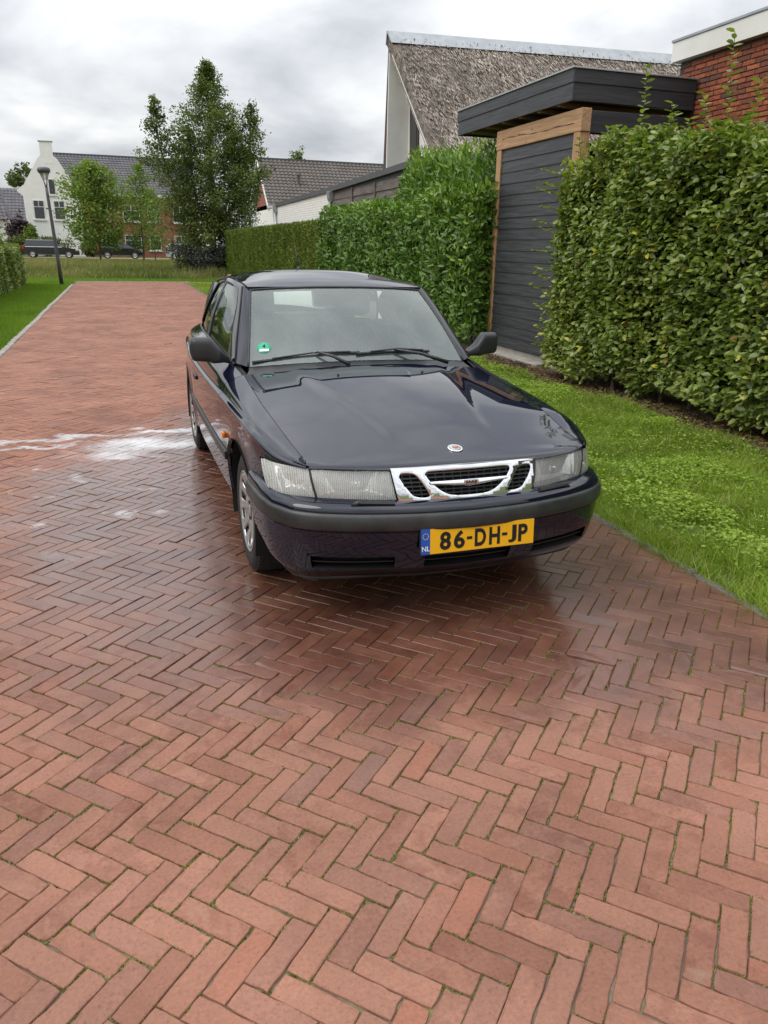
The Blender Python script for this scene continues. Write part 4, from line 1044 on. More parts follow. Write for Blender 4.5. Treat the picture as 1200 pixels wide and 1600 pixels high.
# pavers cut along the two kerbs
def clip_x(poly, lim, low):
    o_ = []
    for i in range(len(poly)):
        a_, b_ = poly[i - 1], poly[i]; ia = (a_[0] >= lim) if low else (a_[0] <= lim); ib = (b_[0] >= lim) if low else (b_[0] <= lim)
        if ia != ib:
            t_ = (lim - a_[0]) / (b_[0] - a_[0]); o_.append((lim, a_[1] + (b_[1] - a_[1]) * t_))
        if ib: o_.append(b_)
    return o_
ev, ef, er = [], [], []
for c, vt in zip(ecen, evert):
    a = angA if vt else angB; ca_, sa_ = math.cos(a), math.sin(a)
    poly = [(c[0] + px_ * ca_ - py_ * sa_, c[1] + px_ * sa_ + py_ * ca_) for px_, py_ in ((-hl, -hw), (hl, -hw), (hl, hw), (-hl, hw))]
    poly = clip_x(poly, RX0 + .002, True) if abs(c[0] - RX0) < .2 else clip_x(poly, RX1 - .002, False)
    if len(poly) < 3: continue
    b = len(ev); k = len(poly); zt = random.gauss(-.001, .0012); rr = random.random()
    ev += [(p_[0], p_[1], zt) for p_ in poly] + [(p_[0], p_[1], -.04) for p_ in poly]; er += [rr] * (2 * k)
    ef += [tuple(range(b, b + k))] + [(b + i, b + i + k, b + (i + 1) % k + k, b + (i + 1) % k) for i in range(k)]
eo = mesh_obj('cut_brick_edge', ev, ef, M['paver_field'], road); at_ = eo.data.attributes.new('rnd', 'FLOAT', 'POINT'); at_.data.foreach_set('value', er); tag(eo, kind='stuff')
# moss and seedlings in the joints
def blades(name, base, h, w, lean, mat, parent=None, seg=2, rnd_=None, curl=.5):
    """grass blades: base (n,3), h,w (n), lean (n,2) horizontal tip offset"""
    n = len(base); lv = seg + 1; V = np.zeros((n, lv * 2, 3))
    az = RG.random(n) * 2 * math.pi; sx, sy = np.cos(az) * w / 2, np.sin(az) * w / 2
    for k in range(lv):
        t = k / seg; ww = (1 - t ** 1.5 * .92)
        cx_ = base[:, 0] + lean[:, 0] * t ** (1 + curl); cy_ = base[:, 1] + lean[:, 1] * t ** (1 + curl); cz_ = base[:, 2] + h * (t - .18 * t * t * (np.hypot(lean[:, 0], lean[:, 1]) / np.maximum(h, 1e-4)))
        V[:, 2 * k] = np.stack([cx_ - sx * ww, cy_ - sy * ww, cz_], -1); V[:, 2 * k + 1] = np.stack([cx_ + sx * ww, cy_ + sy * ww, cz_], -1)
    q = np.array([(2 * k, 2 * k + 1, 2 * k + 3, 2 * k + 2) for k in range(seg)])
    F = (q[None] + (np.arange(n) * lv * 2)[:, None, None]).reshape(-1, 4)
    r = RG.random(n) if rnd_ is None else rnd_
    return np_mesh(name, V.reshape(-1, 3), F, mat, parent, attrs={'rnd': np.repeat(r, lv * 2)})
def mat_leaf(name, ramp, rough=.5, trans=.35, spec=.4, back=None, patch=None):
    t = NT(name); r = t.attr('rnd') if not name.endswith('_single') else t.orand()
    c = t.ramp(r, ramp)
    if patch: c = t.mix(t.ramp(t.noise(t.pos(), patch[0], 3, .6), [(.42, 0.), (.62, patch[2])]), c, patch[1])
    b = t.n('ShaderNodeBsdfPrincipled', {'Base Color': c, 'Roughness': rough, 'Specular IOR Level': spec})
    tl = t.n('ShaderNodeBsdfTranslucent', {'Color': t.mix(1.0, c, (1.25, 1.5, .55), 'MULTIPLY')})
    x = t.n('ShaderNodeMixShader', {0: trans, 1: b.outputs[0], 2: tl.outputs[0]}); t.t.links.new(x.outputs[0], t.o.inputs[0]); return t.m
M['moss'] = mat_leaf('moss', [(0, (.12, .14, .02)), (.6, (.21, .23, .045)), (1, (.33, .30, .10))], .8, .25)
def vnoise(x, y, s, seed=0):
    """cheap smooth value noise 0..1"""
    rg = np.random.default_rng(seed); tab = rg.random((64, 64)); x = np.asarray(x) * s; y = np.asarray(y) * s
    xi, yi = np.floor(x).astype(int), np.floor(y).astype(int); fx, fy = x - xi, y - yi; fx = fx * fx * (3 - 2 * fx); fy = fy * fy * (3 - 2 * fy)
    g = lambda a, b: tab[a % 64, b % 64]
    return (g(xi, yi) * (1 - fx) + g(xi + 1, yi) * fx) * (1 - fy) + (g(xi, yi + 1) * (1 - fx) + g(xi + 1, yi + 1) * fx) * fy
sel = np.where(infr & (zz < 5.5))[0]
k = RG.choice(sel, 90000); side = RG.integers(0, 4, len(k)); tt = RG.random(len(k)) * 2 - 1; ends = side >= 2
lx = np.where(ends, np.where(side == 2, -1, 1) * (L_ / 2), tt * L_ / 2); ly = np.where(ends, tt * W_ / 2, np.where(side == 0, -1, 1) * W_ / 2)
ly = ly + RG.normal(0, .0016, len(k)); lx = lx + RG.normal(0, .0016, len(k))
a = np.where(vert[k], angA, angB); mx_, my_ = cen[k, 0] + lx * np.cos(a) - ly * np.sin(a), cen[k, 1] + lx * np.sin(a) + ly * np.cos(a)
mk = (vnoise(mx_, my_, 1.1, 3) * .55 + vnoise(mx_, my_, 9, 4) * .45 + .13 * smooth01(.1, 1.6, mx_) + .22 * ends > .62) & (mx_ > RX0 + .05) & (mx_ < RX1 - .05)
mx_, my_ = mx_[mk], my_[mk]; n = len(mx_)
mo = blades('joint_moss', np.c_[mx_, my_, np.full(n, -.007)], .005 + RG.random(n) * .0065, .003 + RG.random(n) * .004, RG.normal(0, .0035, (n, 2)), M['moss'], road, seg=1)
tag(mo, kind='stuff')

# --- kerbs
M['kerb'] = simple('weathered_concrete_kerb', (.27, .25, .22), .9, var=.3, scale=5, bump=.5)
M['kerb_dark'] = simple('damp_concrete_kerb', (.10, .090, .075), .85, var=.5, scale=5, bump=.5)
def kerb(name, x0, x1, y0, y1, top, mat):
    k0 = empty(name, (0, 0, 0)); tag(k0, kind='structure')
    mb = MB(); mb.box(x0, x1, 0, .992, -.12, top); first = mb.build('kerb_stone', mat, k0, bevel=.010, seg=1)
    y = y0; first.location = (0, y, 0); y += 1
    while y < y1 - .5:
        o = bpy.data.objects.new('kerb_stone', first.data); COL.objects.link(o); o.parent = k0; o.location = (random.gauss(0, .006), y, random.gauss(0, .004)); o.rotation_euler = (0, 0, random.gauss(0, .0006)); y += 1
kerb('kerb', RX0 - .10, RX0 - .002, -4, 34.0, .012, M['kerb'])
kerb('kerb', RX1 + .002, RX1 + .062, -4, 34.6, .007, M['kerb_dark'])
mb = MB(); mb.box(-1.8, 3.0, RY1 + .003, RY1 + .12, -.1, .012); tag(mb.build('kerb', M['kerb'], bevel=.008), kind='structure')
# ---------------------------------------------------------------- grass
G_RAMP = [(0, (.095, .145, .014)), (.35, (.165, .235, .022)), (.7, (.24, .33, .036)), (.93, (.31, .38, .06)), (1, (.48, .42, .18))]
M['grass'] = mat_leaf('grass_blades', G_RAMP, .5, .35)
M['lawn'] = mat_leaf('lawn_blades', [(0, (.090, .155, .012)), (.5, (.140, .230, .018)), (1, (.20, .29, .03))], .5, .4)
M['meadow'] = mat_leaf('tall_meadow_grass', [(0, (.085, .115, .025)), (.4, (.15, .165, .045)), (.75, (.24, .22, .09)), (1, (.36, .29, .15))], .6, .35)
def inview(P, pad=60):
    u, v, z = to_px(P); return (u > -pad) & (u < 1200 + pad) & (v > -pad) & (v < 1600 + pad)
def scatter(x0, x1, y0, y1, n, dens=None):
    x = x0 + (x1 - x0) * RG.random(n); y = y0 + (y1 - y0) * RG.random(n)
    if dens is not None:
        k = RG.random(n) < dens(x, y); x, y = x[k], y[k]
    return x, y
def verge_h(x, y):   # clumpy height
    return .55 + .9 * vnoise(x, y, 1.6, 8) * vnoise(x, y, 5, 9) * 1.7
bare = lambda x, y: np.clip(1.15 - 1.25 * smooth01(5.08, 5.36, x + .25 * (vnoise(x, y, 2.2, 12) - .5) + .10) , .03, 1) * (1 - .85 * (vnoise(x, y, 3.1, 15) > .80)) * (1 - .88 * ((x < RX1 + .06 + .26 * vnoise(y, y * 0, 1.7, 18)) & (vnoise(x, y, 2.6, 19) > .42)))
parts = []
x, y = scatter(RX1 + .05, 5.5, .2, 7.5, 150000, bare); k = inview(np.c_[x, y, 0 * x]); x, y = x[k], y[k]
h = (.035 + .085 * RG.random(len(x)) ** 1.8) * verge_h(x, y); parts.append((x, y, h, .0052))
x, y = scatter(RX1 - .01, RX1 + .16, .2, 9.5, 16000, lambda x, y: .25 + .75 * (vnoise(x, y, 3.5, 17) > .45)); h = .03 + .07 * RG.random(len(x)); parts.append((x, y, h, .005))
x, y = scatter(RX1 + .05, 5.8, 7.5, 13, 50000, bare); k = inview(np.c_[x, y, 0 * x]); x, y = x[k], y[k]
h = (.035 + .055 * RG.random(len(x)) ** 1.5) * verge_h(x, y); parts.append((x, y, h, .006))
x, y = scatter(RX1 + .05, 6.0, 13, 35.2, 46000); h = .05 + .05 * RG.random(len(x)); parts.append((x, y, h, .012))
tx_, ty_ = scatter(RX1 + .12, 5.1, .8, 11, 230); tn = 46
x = np.repeat(tx_, tn) + RG.normal(0, .022, len(tx_) * tn); y = np.repeat(ty_, tn) + RG.normal(0, .022, len(tx_) * tn); h = np.repeat(.07 + .10 * RG.random(len(tx_)), tn) * (.55 + .6 * RG.random(len(x))); parts.append((x, y, h, .005))
x, y, h, w = [np.concatenate(c) for c in zip(*[(a, b, c, np.full(len(a), d)) for a, b, c, d in parts])]
tone = np.clip(.5 * RG.random(len(x)) + .5 * vnoise(x, y, 1.9, 21), 0, 1); tone[RG.random(len(x)) < .03] = 1.0
o = blades('verge_grass', np.c_[x, y, np.full(len(x), -.03)], h + .02, w, RG.normal(0, 1, (len(x), 2)) * (h * .75)[:, None], M['grass'], rnd_=tone)
tag(o, 'rough green grass on the verge in front of the hedges', 'grass', kind='stuff')
# clover and ground elder: small rounded leaflets
def leaf_cloud(name, P, D, Nn, length, width, mat, parent=None, rnd_=None, fold=.25, droop=.15, mid=.42):
    """P bases, D directions, Nn approx normals; each leaf 6 verts, 4 triangles-ish quads folded on the midrib"""
    n = len(P); D = D / np.maximum(np.linalg.norm(D, axis=1, keepdims=True), 1e-9)
    S = np.cross(D, Nn); S /= np.maximum(np.linalg.norm(S, axis=1, keepdims=True), 1e-9); U = np.cross(S, D)
    L = (length * np.ones(n))[:, None]; Wd = (width * np.ones(n))[:, None]
    v0 = P; v3 = P + D * L - U * L * droop
    vm = P + D * L * mid - U * Wd * fold * .5
    a1 = P + D * L * .28 + S * Wd * .42 + U * Wd * fold * .25; a2 = P + D * L * .68 + S * Wd * .40 - U * L * droop * .4 + U * Wd * fold * .2
    b1 = P + D * L * .28 - S * Wd * .42 + U * Wd * fold * .25; b2 = P + D * L * .68 - S * Wd * .40 - U * L * droop * .4 + U * Wd * fold * .2
    V = np.stack([v0, a1, a2, v3, b2, b1, vm], 1)
    q = np.array([(0, 6, 2, 1), (6, 3, 2, 2), (0, 5, 4, 6), (6, 4, 3, 3)])
    F = np.array([(0, 6, 1), (1, 6, 2), (6, 3, 2), (0, 5, 6), (5, 4, 6), (4, 3, 6)])
    F = (F[None] + (np.arange(n) * 7)[:, None, None]).reshape(-1, 3)
    r = RG.random(n) if rnd_ is None else rnd_
    return np_mesh(name, V.reshape(-1, 3), F, mat, parent, smooth=True, attrs={'rnd': np.repeat(r, 7)})
M['clover'] = mat_leaf('clover_leaves', [(0, (.13, .205, .02)), (.5, (.225, .325, .034)), (.9, (.32, .42, .06)), (1, (.44, .44, .13))], .5, .35)
x, y = scatter(RX1 + .25, 5.1, 1.0, 12, 130000, lambda x, y: ((vnoise(x, y, 1.3, 31) * .6 + vnoise(x, y, 4, 32) * .4 > .50) * .85 + .10) * bare(x, y) * smooth01(2.85, 3.3, x))
k = inview(np.c_[x, y, 0 * x]); x, y = x[k], y[k]; n = len(x)
az = RG.random(n) * 6.283; D = np.stack([np.cos(az), np.sin(az), RG.normal(.15, .25, n)], -1); Nn = np.stack([RG.normal(0, .3, n), RG.normal(0, .3, n), np.ones(n)], -1)
z = .0 + .070 * RG.random(n) * (.5 + vnoise(x, y, 3, 33)); sz = .014 + .016 * RG.random(n)
o = leaf_cloud('clover_patch', np.c_[x, y, z], D, Nn, sz, sz * .95, M['clover'], rnd_=np.clip(.6 * RG.random(n) + .4 * vnoise(x, y, 2, 34), 0, 1))
tag(o, 'low clover and ground elder leaves growing among the verge grass', 'ground cover', kind='stuff')
# litter under the beech hedge
M['litter'] = mat_leaf('dry_leaf_litter', [(0, (.06, .035, .018)), (.5, (.13, .07, .035)), (1, (.22, .12, .06))], .8, .1)
x, y = scatter(4.55, 5.6, 2.2, 12.5, 9000, lambda x, y: .05 + .95 * smooth01(4.9, 5.15, x)); n = len(x); az = RG.random(n) * 6.283
o = leaf_cloud('leaf_litter', np.c_[x, y, .002 + .012 * RG.random(n)], np.stack([np.cos(az), np.sin(az), RG.normal(0, .25, n)], -1), np.stack([RG.normal(0, .4, n), RG.normal(0, .4, n), np.ones(n)], -1), .035 + .03 * RG.random(n), .025, M['litter'])
tag(o, 'brown dead leaves and twigs littering the soil under the beech hedge', 'leaf litter', kind='stuff')
soil = simple('bare_soil', (.065, .045, .03), .95, var=.4, scale=9, bump=.9)
P = [[(x + (.10 * math.sin(y * 3.1) if x < 5.2 else 0), y, -.026 + .012 * math.sin(x * 7 + y * 2)) for x in np.linspace(5.1, 6.0, 7)] for y in np.linspace(1.5, 12.6, 60)]
tag(MB().grid(np.array(P), flip=True).build('soil', soil, smooth=True), kind='structure')
# left lawn
x, y = scatter(-4.6, RX0 - .09, 9.5, 36.5, 95000); k = inview(np.c_[x, y, 0 * x], 10); x, y = x[k], y[k]; n = len(x)
h = (.04 + .05 * RG.random(n)) * (.6 + .7 * vnoise(x, y, 1.5, 41))
o = blades('lawn_grass', np.c_[x, y, np.full(n, -.03)], h + .02, .010 + .006 * RG.random(n), RG.normal(0, .03, (n, 2)), M['lawn'], rnd_=np.clip(.55 * RG.random(n) + .45 * vnoise(x, y, 1.2, 42), 0, 1), seg=1)
tag(o, 'bright mown lawn between the pale kerb and the hedge', 'grass', kind='stuff')
x, y = scatter(-7, 9.5, 36.75, 40.5, 42000); k = inview(np.c_[x, y, 0 * x], 10); x, y = x[k], y[k]; n = len(x)
o = blades('mown_strip', np.c_[x, y, ground_z(x, y)], .05 + .06 * RG.random(n), .02 + 0 * x, RG.normal(0, .04, (n, 2)), M['lawn'], seg=1); tag(o, 'mown green strip across the end of the brick street', 'grass', kind='stuff')
x, y = scatter(-14, 14, 39.5, 76, 150000, lambda x, y: np.clip(.25 + 1.1 * vnoise(x, y, .35, 51), 0, 1) * (1 - .5 * smooth01(50, 76, y))); k = inview(np.c_[x, y, 0 * x], 20); x, y = x[k], y[k]; n = len(x)
h = (.30 + .55 * RG.random(n)) * (.10 + 1.5 * vnoise(x, y, .45, 52) * (.5 + .9 * vnoise(x, y, 1.3, 54))) * (.45 + .55 * smooth01(39.5, 42, y)) * (1 - .35 * smooth01(55, 74, y))
h = np.minimum(h, np.maximum(1.576 - 1.30 * y / 79 - ground_z(x, y) - .02, .08) * (.55 + .55 * RG.random(n)))
o = blades('tall_meadow', np.c_[x, y, ground_z(x, y)], h, .035 + .02 * RG.random(n), RG.normal(0, 1, (n, 2)) * (h * .35)[:, None], M['meadow'], rnd_=np.clip(.5 * RG.random(n) + .6 * vnoise(x, y, .5, 53) - .05, 0, 1))
tag(o, 'tall unmown yellowing grass beyond the end of the street', 'grass', kind='stuff')

# ---------------------------------------------------------------- hedges
def mat_pair(key, name, *a, **kw):
    M[key] = mat_leaf(name, *a, **kw); M[key + '1'] = mat_leaf(name + '_single', *a, **kw)
mat_pair('beech', 'beech_leaf', [(0, (.070, .100, .020)), (.35, (.130, .180, .032)), (.62, (.195, .255, .046)), (.86, (.30, .325, .09)), (.95, (.42, .42, .07)), (.985, (.56, .48, .05)), (1, (.28, .13, .05))], .40, .25, .5)
mat_pair('laurel', 'laurel_leaf', [(0, (.050, .110, .014)), (.5, (.095, .180, .022)), (.85, (.175, .275, .032)), (1, (.26, .36, .045))], .44, .22, .4)
M['yew'] = mat_leaf('thuja_spray', [(0, (.055, .085, .010)), (.5, (.12, .160, .018)), (1, (.19, .225, .03))], .6, .25)
M['bark'] = simple('grey_brown_bark', (.10, .080, .058), .9, var=.35, scale=14, bump=.8)
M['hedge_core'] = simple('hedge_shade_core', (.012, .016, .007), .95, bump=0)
def leaf_single(name, L, W, mat, fold=.25, droop=.15):
    P = np.zeros((1, 3)); me = leaf_cloud('tmp_leaf', P, np.array([[1., 0, 0]]), np.array([[0, 0, 1.]]), L, W, mat, fold=fold, droop=droop)
    d = me.data; bpy.data.objects.remove(me); d.name = name; return d
def leaf_objects(root, P, D, Nn, scale, meshes):
    for p, d, n_, s in zip(P, D, Nn, scale):
        d = Vector(d).normalized(); sv = d.cross(Vector(n_)); sv.normalize(); uv = sv.cross(d)
        # leaf_cloud has S = D x N; the local frame is x = D, y = -S, z = U
        m = Matrix(((d.x, -sv.x, uv.x, p[0]), (d.y, -sv.y, uv.y, p[1]), (d.z, -sv.z, uv.z, p[2]), (0, 0, 0, 1)))
        o = bpy.data.objects.new('leaf', random.choice(meshes)); COL.objects.link(o); o.parent = root
        o.matrix_basis = m @ Matrix.Scale(float(s), 4)
def face_leaves(n, x, y0, y1, z0, z1, thick, seed, lumps=.10):
    """positions over a hedge face looking to -x with a lumpy surface"""
    y = y0 + (y1 - y0) * RG.random(n); z = z0 + (z1 - z0) * RG.random(n)
    bump_ = lumps * (vnoise(y, z, 1.3, seed) + .6 * vnoise(y, z, 3.7, seed + 1) - .8)
    return np.c_[x - bump_ + thick * RG.random(n) ** 1.6, y, z]
def hedge(name, label, root_loc, core, clouds, twigs, single, group=None):
    r = empty(name, root_loc); tag(r, label, 'hedge', group)
    return r
# -- beech hedge along the verge
r = empty('beech_hedge', (5.9, 6.0, -.03)); tag(r, 'loose beech hedge with small green and yellowing leaves beside the brick house', 'hedge')
r.location = (0, 0, 0)
HX, HY0, HY1, HZ = 5.30, 1.6, 9.18, 2.72
def top_z(y): return 2.66 + .06 * np.sin(y * 1.9) + .20 * (vnoise(y, y * 0, 1.5, 61) - .5) + .06 * (y - 7) - .30 * smooth01(8.65, 9.2, y) - .12 * (vnoise(y, y * 0, 3.3, 67) > .62)
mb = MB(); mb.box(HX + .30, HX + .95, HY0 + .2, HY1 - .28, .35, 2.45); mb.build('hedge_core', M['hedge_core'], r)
n = 46000; P = face_leaves(n, HX, HY0, HY1, .02, 2.95, .40, 62, .26); keep = P[:, 2] < top_z(P[:, 1]) ; base_cut = P[:, 2] > .03 + .22 * vnoise(P[:, 1], P[:, 1] * 0, 2.3, 63); P = P[keep & base_cut]
hole = vnoise(P[:, 1] + 7, P[:, 2], 2.4, 64) > .80; P = P[~hole | (RG.random(len(P)) < .25)]
n2 = 9000; Pt = np.c_[HX + .9 * RG.random(n2), HY0 + (HY1 - HY0) * RG.random(n2), np.zeros(n2)]; Pt[:, 2] = top_z(Pt[:, 1]) - .18 * RG.random(n2) ** 2 + .06 * RG.random(n2)
n3 = 5200; Pe = np.c_[HX + .05 + .85 * RG.random(n3), HY1 - .30 * RG.random(n3) ** 1.5 + .12 * (vnoise(RG.random(n3) * 5, RG.random(n3), 3, 65)), .15 + 2.5 * RG.random(n3)]
P = np.concatenate([P, Pt, Pe]); n = len(P)
out_n = np.concatenate([np.tile([-1., 0, .25], (len(P) - n2 - n3, 1)), np.tile([-.2, 0, 1.], (n2, 1)), np.tile([-.4, 1., .2], (n3, 1))])
D = out_n * .55 + np.c_[RG.normal(0, .55, n), RG.normal(0, .75, n), RG.normal(-.12, .45, n)]; Nn = out_n * .55 + np.c_[RG.normal(0, .42, n), RG.normal(0, .42, n), .75 + RG.normal(0, .35, n)]
sz = .056 + .036 * RG.random(n); tone = np.clip(.62 * RG.random(n) + .32 * vnoise(P[:, 1], P[:, 2], 1.1, 66) + .10, 0, .93); ye = RG.random(n); tone[ye < .012] = .97; tone[ye > .994] = 1.0
u, v, zc_ = to_px(P); vis = (u > 0) & (u < 1200) & (P[:, 0] < HX + .02); idx = np.argsort(np.where(vis, zc_, 1e9))[:300]; mk = np.ones(n, bool); mk[idx] = False
leaf_objects(r, P[idx], D[idx], Nn[idx], sz[idx] / .075, [leaf_single('leaf', .075, .050, M['beech1'], f_, d_) for f_, d_ in ((.3, .1), (.2, .25), (.45, .05))])
tag(leaf_cloud('foliage', P[mk], D[mk], Nn[mk], sz[mk], sz[mk] * .66, M['beech'], r, tone[mk], .32, .14), kind='stuff')
mb = MB()
for yv in np.arange(HY0 + .2, HY1 - .1, .28):
    b = Vector((HX + .38 + random.uniform(-.12, .2), yv + random.uniform(-.1, .1), -.03)); tp = b + Vector((random.uniform(-.2, .2), random.uniform(-.2, .2), 2.4)); md = (b + tp) / 2 + Vector((random.uniform(-.1, .1), random.uniform(-.1, .1), 0))
    mb.tube([b, md, tp], [.022, .014, .006], 6)
    for q in range(10):
        s0 = b.lerp(tp, random.uniform(.05, .95)); mb.tube([s0, s0 + Vector((random.uniform(-.42, -.1), random.uniform(-.25, .25), random.uniform(-.05, .25)))], [.006, .002], 4, caps=False)
mb.build('stems', M['bark'], r)
# long shoots standing out of the top and the end
Ps, Ds, Ns = [], [], []
def shoot(p0, p1, k, size):
    p0, p1 = np.array(p0), np.array(p1); mid_ = (p0 + p1) / 2 + np.array([random.uniform(-.04, .04), random.uniform(-.04, .04), 0]); c = curve(np.array([p0, mid_, p1]), k); MB().tube(c[::2].tolist() + [c[-1].tolist()], .0035, 4).build('shoot', M['bark'], r)
    for i in range(k):
        a_ = i * 2.4 + random.random(); d = np.array([math.cos(a_), math.sin(a_), .35]); Ps.append(c[i]); Ds.append(d + (c[min(i + 1, k - 1)] - c[max(i - 1, 0)]) * 2); Ns.append([random.gauss(0, .3), random.gauss(0, .3), 1])
for (y0, hgt) in ((9.15, .62), (8.55, .35), (8.05, .80), (7.85, .25), (7.35, .52), (6.85, .50), (6.6, 1.0), (6.45, .55), (6.1, .22), (5.6, .2), (8.8, .2), (7.6, .2), (6.9, .2), (9.0, .3), (8.3, .28), (7.1, .35), (6.3, .3), (5.9, .4), (8.7, .45), (7.5, .3), (5.3, .3)):
    zb = float(top_z(np.array(y0))) - .1; x0 = HX + .15 + random.random() * .3
    shoot((x0, y0, zb), (x0 + random.uniform(-.08, .08), y0 + random.uniform(-.08, .08), zb + hgt), int(10 + hgt * 26), .06)
for (y0, z0, ln) in ((9.15, 2.1, .35), (9.2, 1.9, .45), (9.2, 1.6, .40), (9.15, 2.35, .3), (9.2, 1.35, .3), (9.15, 1.2, .35), (9.15, .9, .3), (9.15, 2.5, .35), (9.15, .6, .25), (9.1, 2.25, .5), (9.15, 1.75, .3), (9.15, 1.05, .45), (9.1, .4, .3)):
    shoot((HX + .1, y0 - .15, z0 - .06), (HX - .08, y0 + ln, z0 + random.uniform(-.02, .12)), 14, .05)
Ps, Ds, Ns = map(np.array, (Ps, Ds, Ns)); n = len(Ps)
sh_t = .35 + .58 * RG.random(n)
tag(leaf_cloud('shoot_leaves', Ps, Ds, Ns, .075 + .03 * RG.random(n), .055, M['beech'], r, sh_t, .3, .15), kind='stuff')

# -- laurel hedge with the taller shrub behind it
r = empty('laurel_hedge', (0, 0, 0)); tag(r, 'glossy dark green laurel hedge between the black shed and the clipped hedge', 'hedge')
LX, LY0, LY1 = 5.45, 12.05, 22.6
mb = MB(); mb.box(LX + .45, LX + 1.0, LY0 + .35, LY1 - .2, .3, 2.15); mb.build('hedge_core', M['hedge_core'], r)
ltop = lambda y: 2.42 + .14 * (vnoise(y, y * 0, 1.2, 71) - .5) * 2 + .10 * smooth01(15.5, 12.4, y)
n = 15500; P = face_leaves(n, LX, LY0, LY1, .15, 2.7, .45, 72, .22); P = P[P[:, 2] < ltop(P[:, 1])]
n2 = 4200; Pt = np.c_[LX + 1.0 * RG.random(n2), LY0 + (LY1 - LY0) * RG.random(n2), np.zeros(n2)]; Pt[:, 2] = ltop(Pt[:, 1]) - .2 * RG.random(n2) ** 2 + .10 * RG.random(n2)
n3 = 1500; Pe = np.c_[LX + .1 + .8 * RG.random(n3), LY0 + .25 * RG.random(n3), .2 + 2.3 * RG.random(n3)]
Pa = np.concatenate([P, Pt, Pe]); n = len(Pa); on = np.concatenate([np.tile([-1., -.15, .35], (len(P), 1)), np.tile([-.3, 0, 1.], (n2, 1)), np.tile([-.4, -1., .2], (n3, 1))])
D = on * .35 + np.c_[RG.normal(0, .5, n), RG.normal(0, .7, n), RG.normal(.35, .55, n)]; Nn = on * .9 + np.c_[RG.normal(0, .45, n), RG.normal(0, .45, n), .4 + RG.normal(0, .35, n)]
sz = .105 + .05 * RG.random(n); tone = np.clip(.55 * RG.random(n) + .25 * vnoise(Pa[:, 1], Pa[:, 2], .8, 73) + .30 * smooth01(1.9, 2.5, Pa[:, 2]) * RG.random(n), 0, 1)
u, v, zc_ = to_px(Pa); vis = (Pa[:, 0] < LX + .06) & (Pa[:, 2] > .9); idx = np.argsort(np.where(vis, zc_, 1e9))[:300]; mk = np.ones(n, bool); mk[idx] = False
leaf_objects(r, Pa[idx], D[idx], Nn[idx], sz[idx] / .15, [leaf_single('leaf', .15, .053, M['laurel1'], f_, d_) for f_, d_ in ((.3, .12), (.2, .3), (.4, .05))])
tag(leaf_cloud('foliage', Pa[mk], D[mk], Nn[mk], sz[mk], sz[mk] * .42, M['laurel'], r, tone[mk], .3, .18), kind='stuff')
mb = MB()
for yv in np.arange(LY0 + .1, LY1, .5):
    b = Vector((LX + .45 + random.uniform(-.15, .2), yv, -.03)); tp = b + Vector((random.uniform(-.3, .1), random.uniform(-.3, .3), 2.2)); mb.tube([b, b.lerp(tp, .5) + Vector((random.uniform(-.15, .1), random.uniform(-.15, .15), 0)), tp], [.03, .02, .008], 6)
    for q in range(5):
        s0 = b.lerp(tp, random.uniform(.1, .9)); mb.tube([s0, s0 + Vector((random.uniform(-.5, -.1), random.uniform(-.35, .35), random.uniform(.05, .5)))], [.01, .003], 5, caps=False)
mb.build('stems', M['bark'], r)
r = empty('laurel_shrub', (0, 0, 0)); tag(r, 'taller unclipped laurel shrub rising behind the laurel hedge in front of the thatched house', 'shrub')
n = 8500; cc_ = np.array([(6.55, 13.2, 2.45, .8, 1.1, .85), (6.6, 14.6, 2.55, .8, 1.0, .95), (6.5, 15.9, 2.75, .75, .8, .75), (6.5, 17.0, 2.55, .6, .7, 1.0)]); k = RG.integers(0, 4, n)
dv = RG.normal(0, 1, (n, 3)); dv /= np.linalg.norm(dv, axis=1, keepdims=True); rr = (.55 + .45 * RG.random(n) ** .5) * (.8 + .4 * vnoise(dv[:, 0] * 3 + k * 7, dv[:, 1] * 3 + dv[:, 2] * 5, 1.3, 81))
P = cc_[k, :3] + dv * cc_[k, 3:] * rr[:, None]; D = dv * .5 + np.c_[RG.normal(0, .4, (n, 2)), RG.normal(.5, .4, n)]; Nn = dv + np.c_[RG.normal(0, .5, (n, 2)), .5 + RG.normal(0, .3, n)]
tag(leaf_cloud('foliage', P, D, Nn, .10 + .05 * RG.random(n), .045, M['laurel'], r, np.clip(.2 + .55 * RG.random(n) + .25 * smooth01(2.8, 3.4, P[:, 2]), 0, 1), .3, .15), kind='stuff')
mb = MB()
for c in cc_:
    for q in range(3): mb.tube([(c[0] + random.uniform(-.1, .1), c[1] + random.uniform(-.2, .2), -.03), (c[0], c[1], 1.4), (c[0] + random.uniform(-.3, .3), c[1] + random.uniform(-.4, .4), c[2] + .5)], [.03, .02, .006], 6)
mb.build('stems', M['bark'], r)

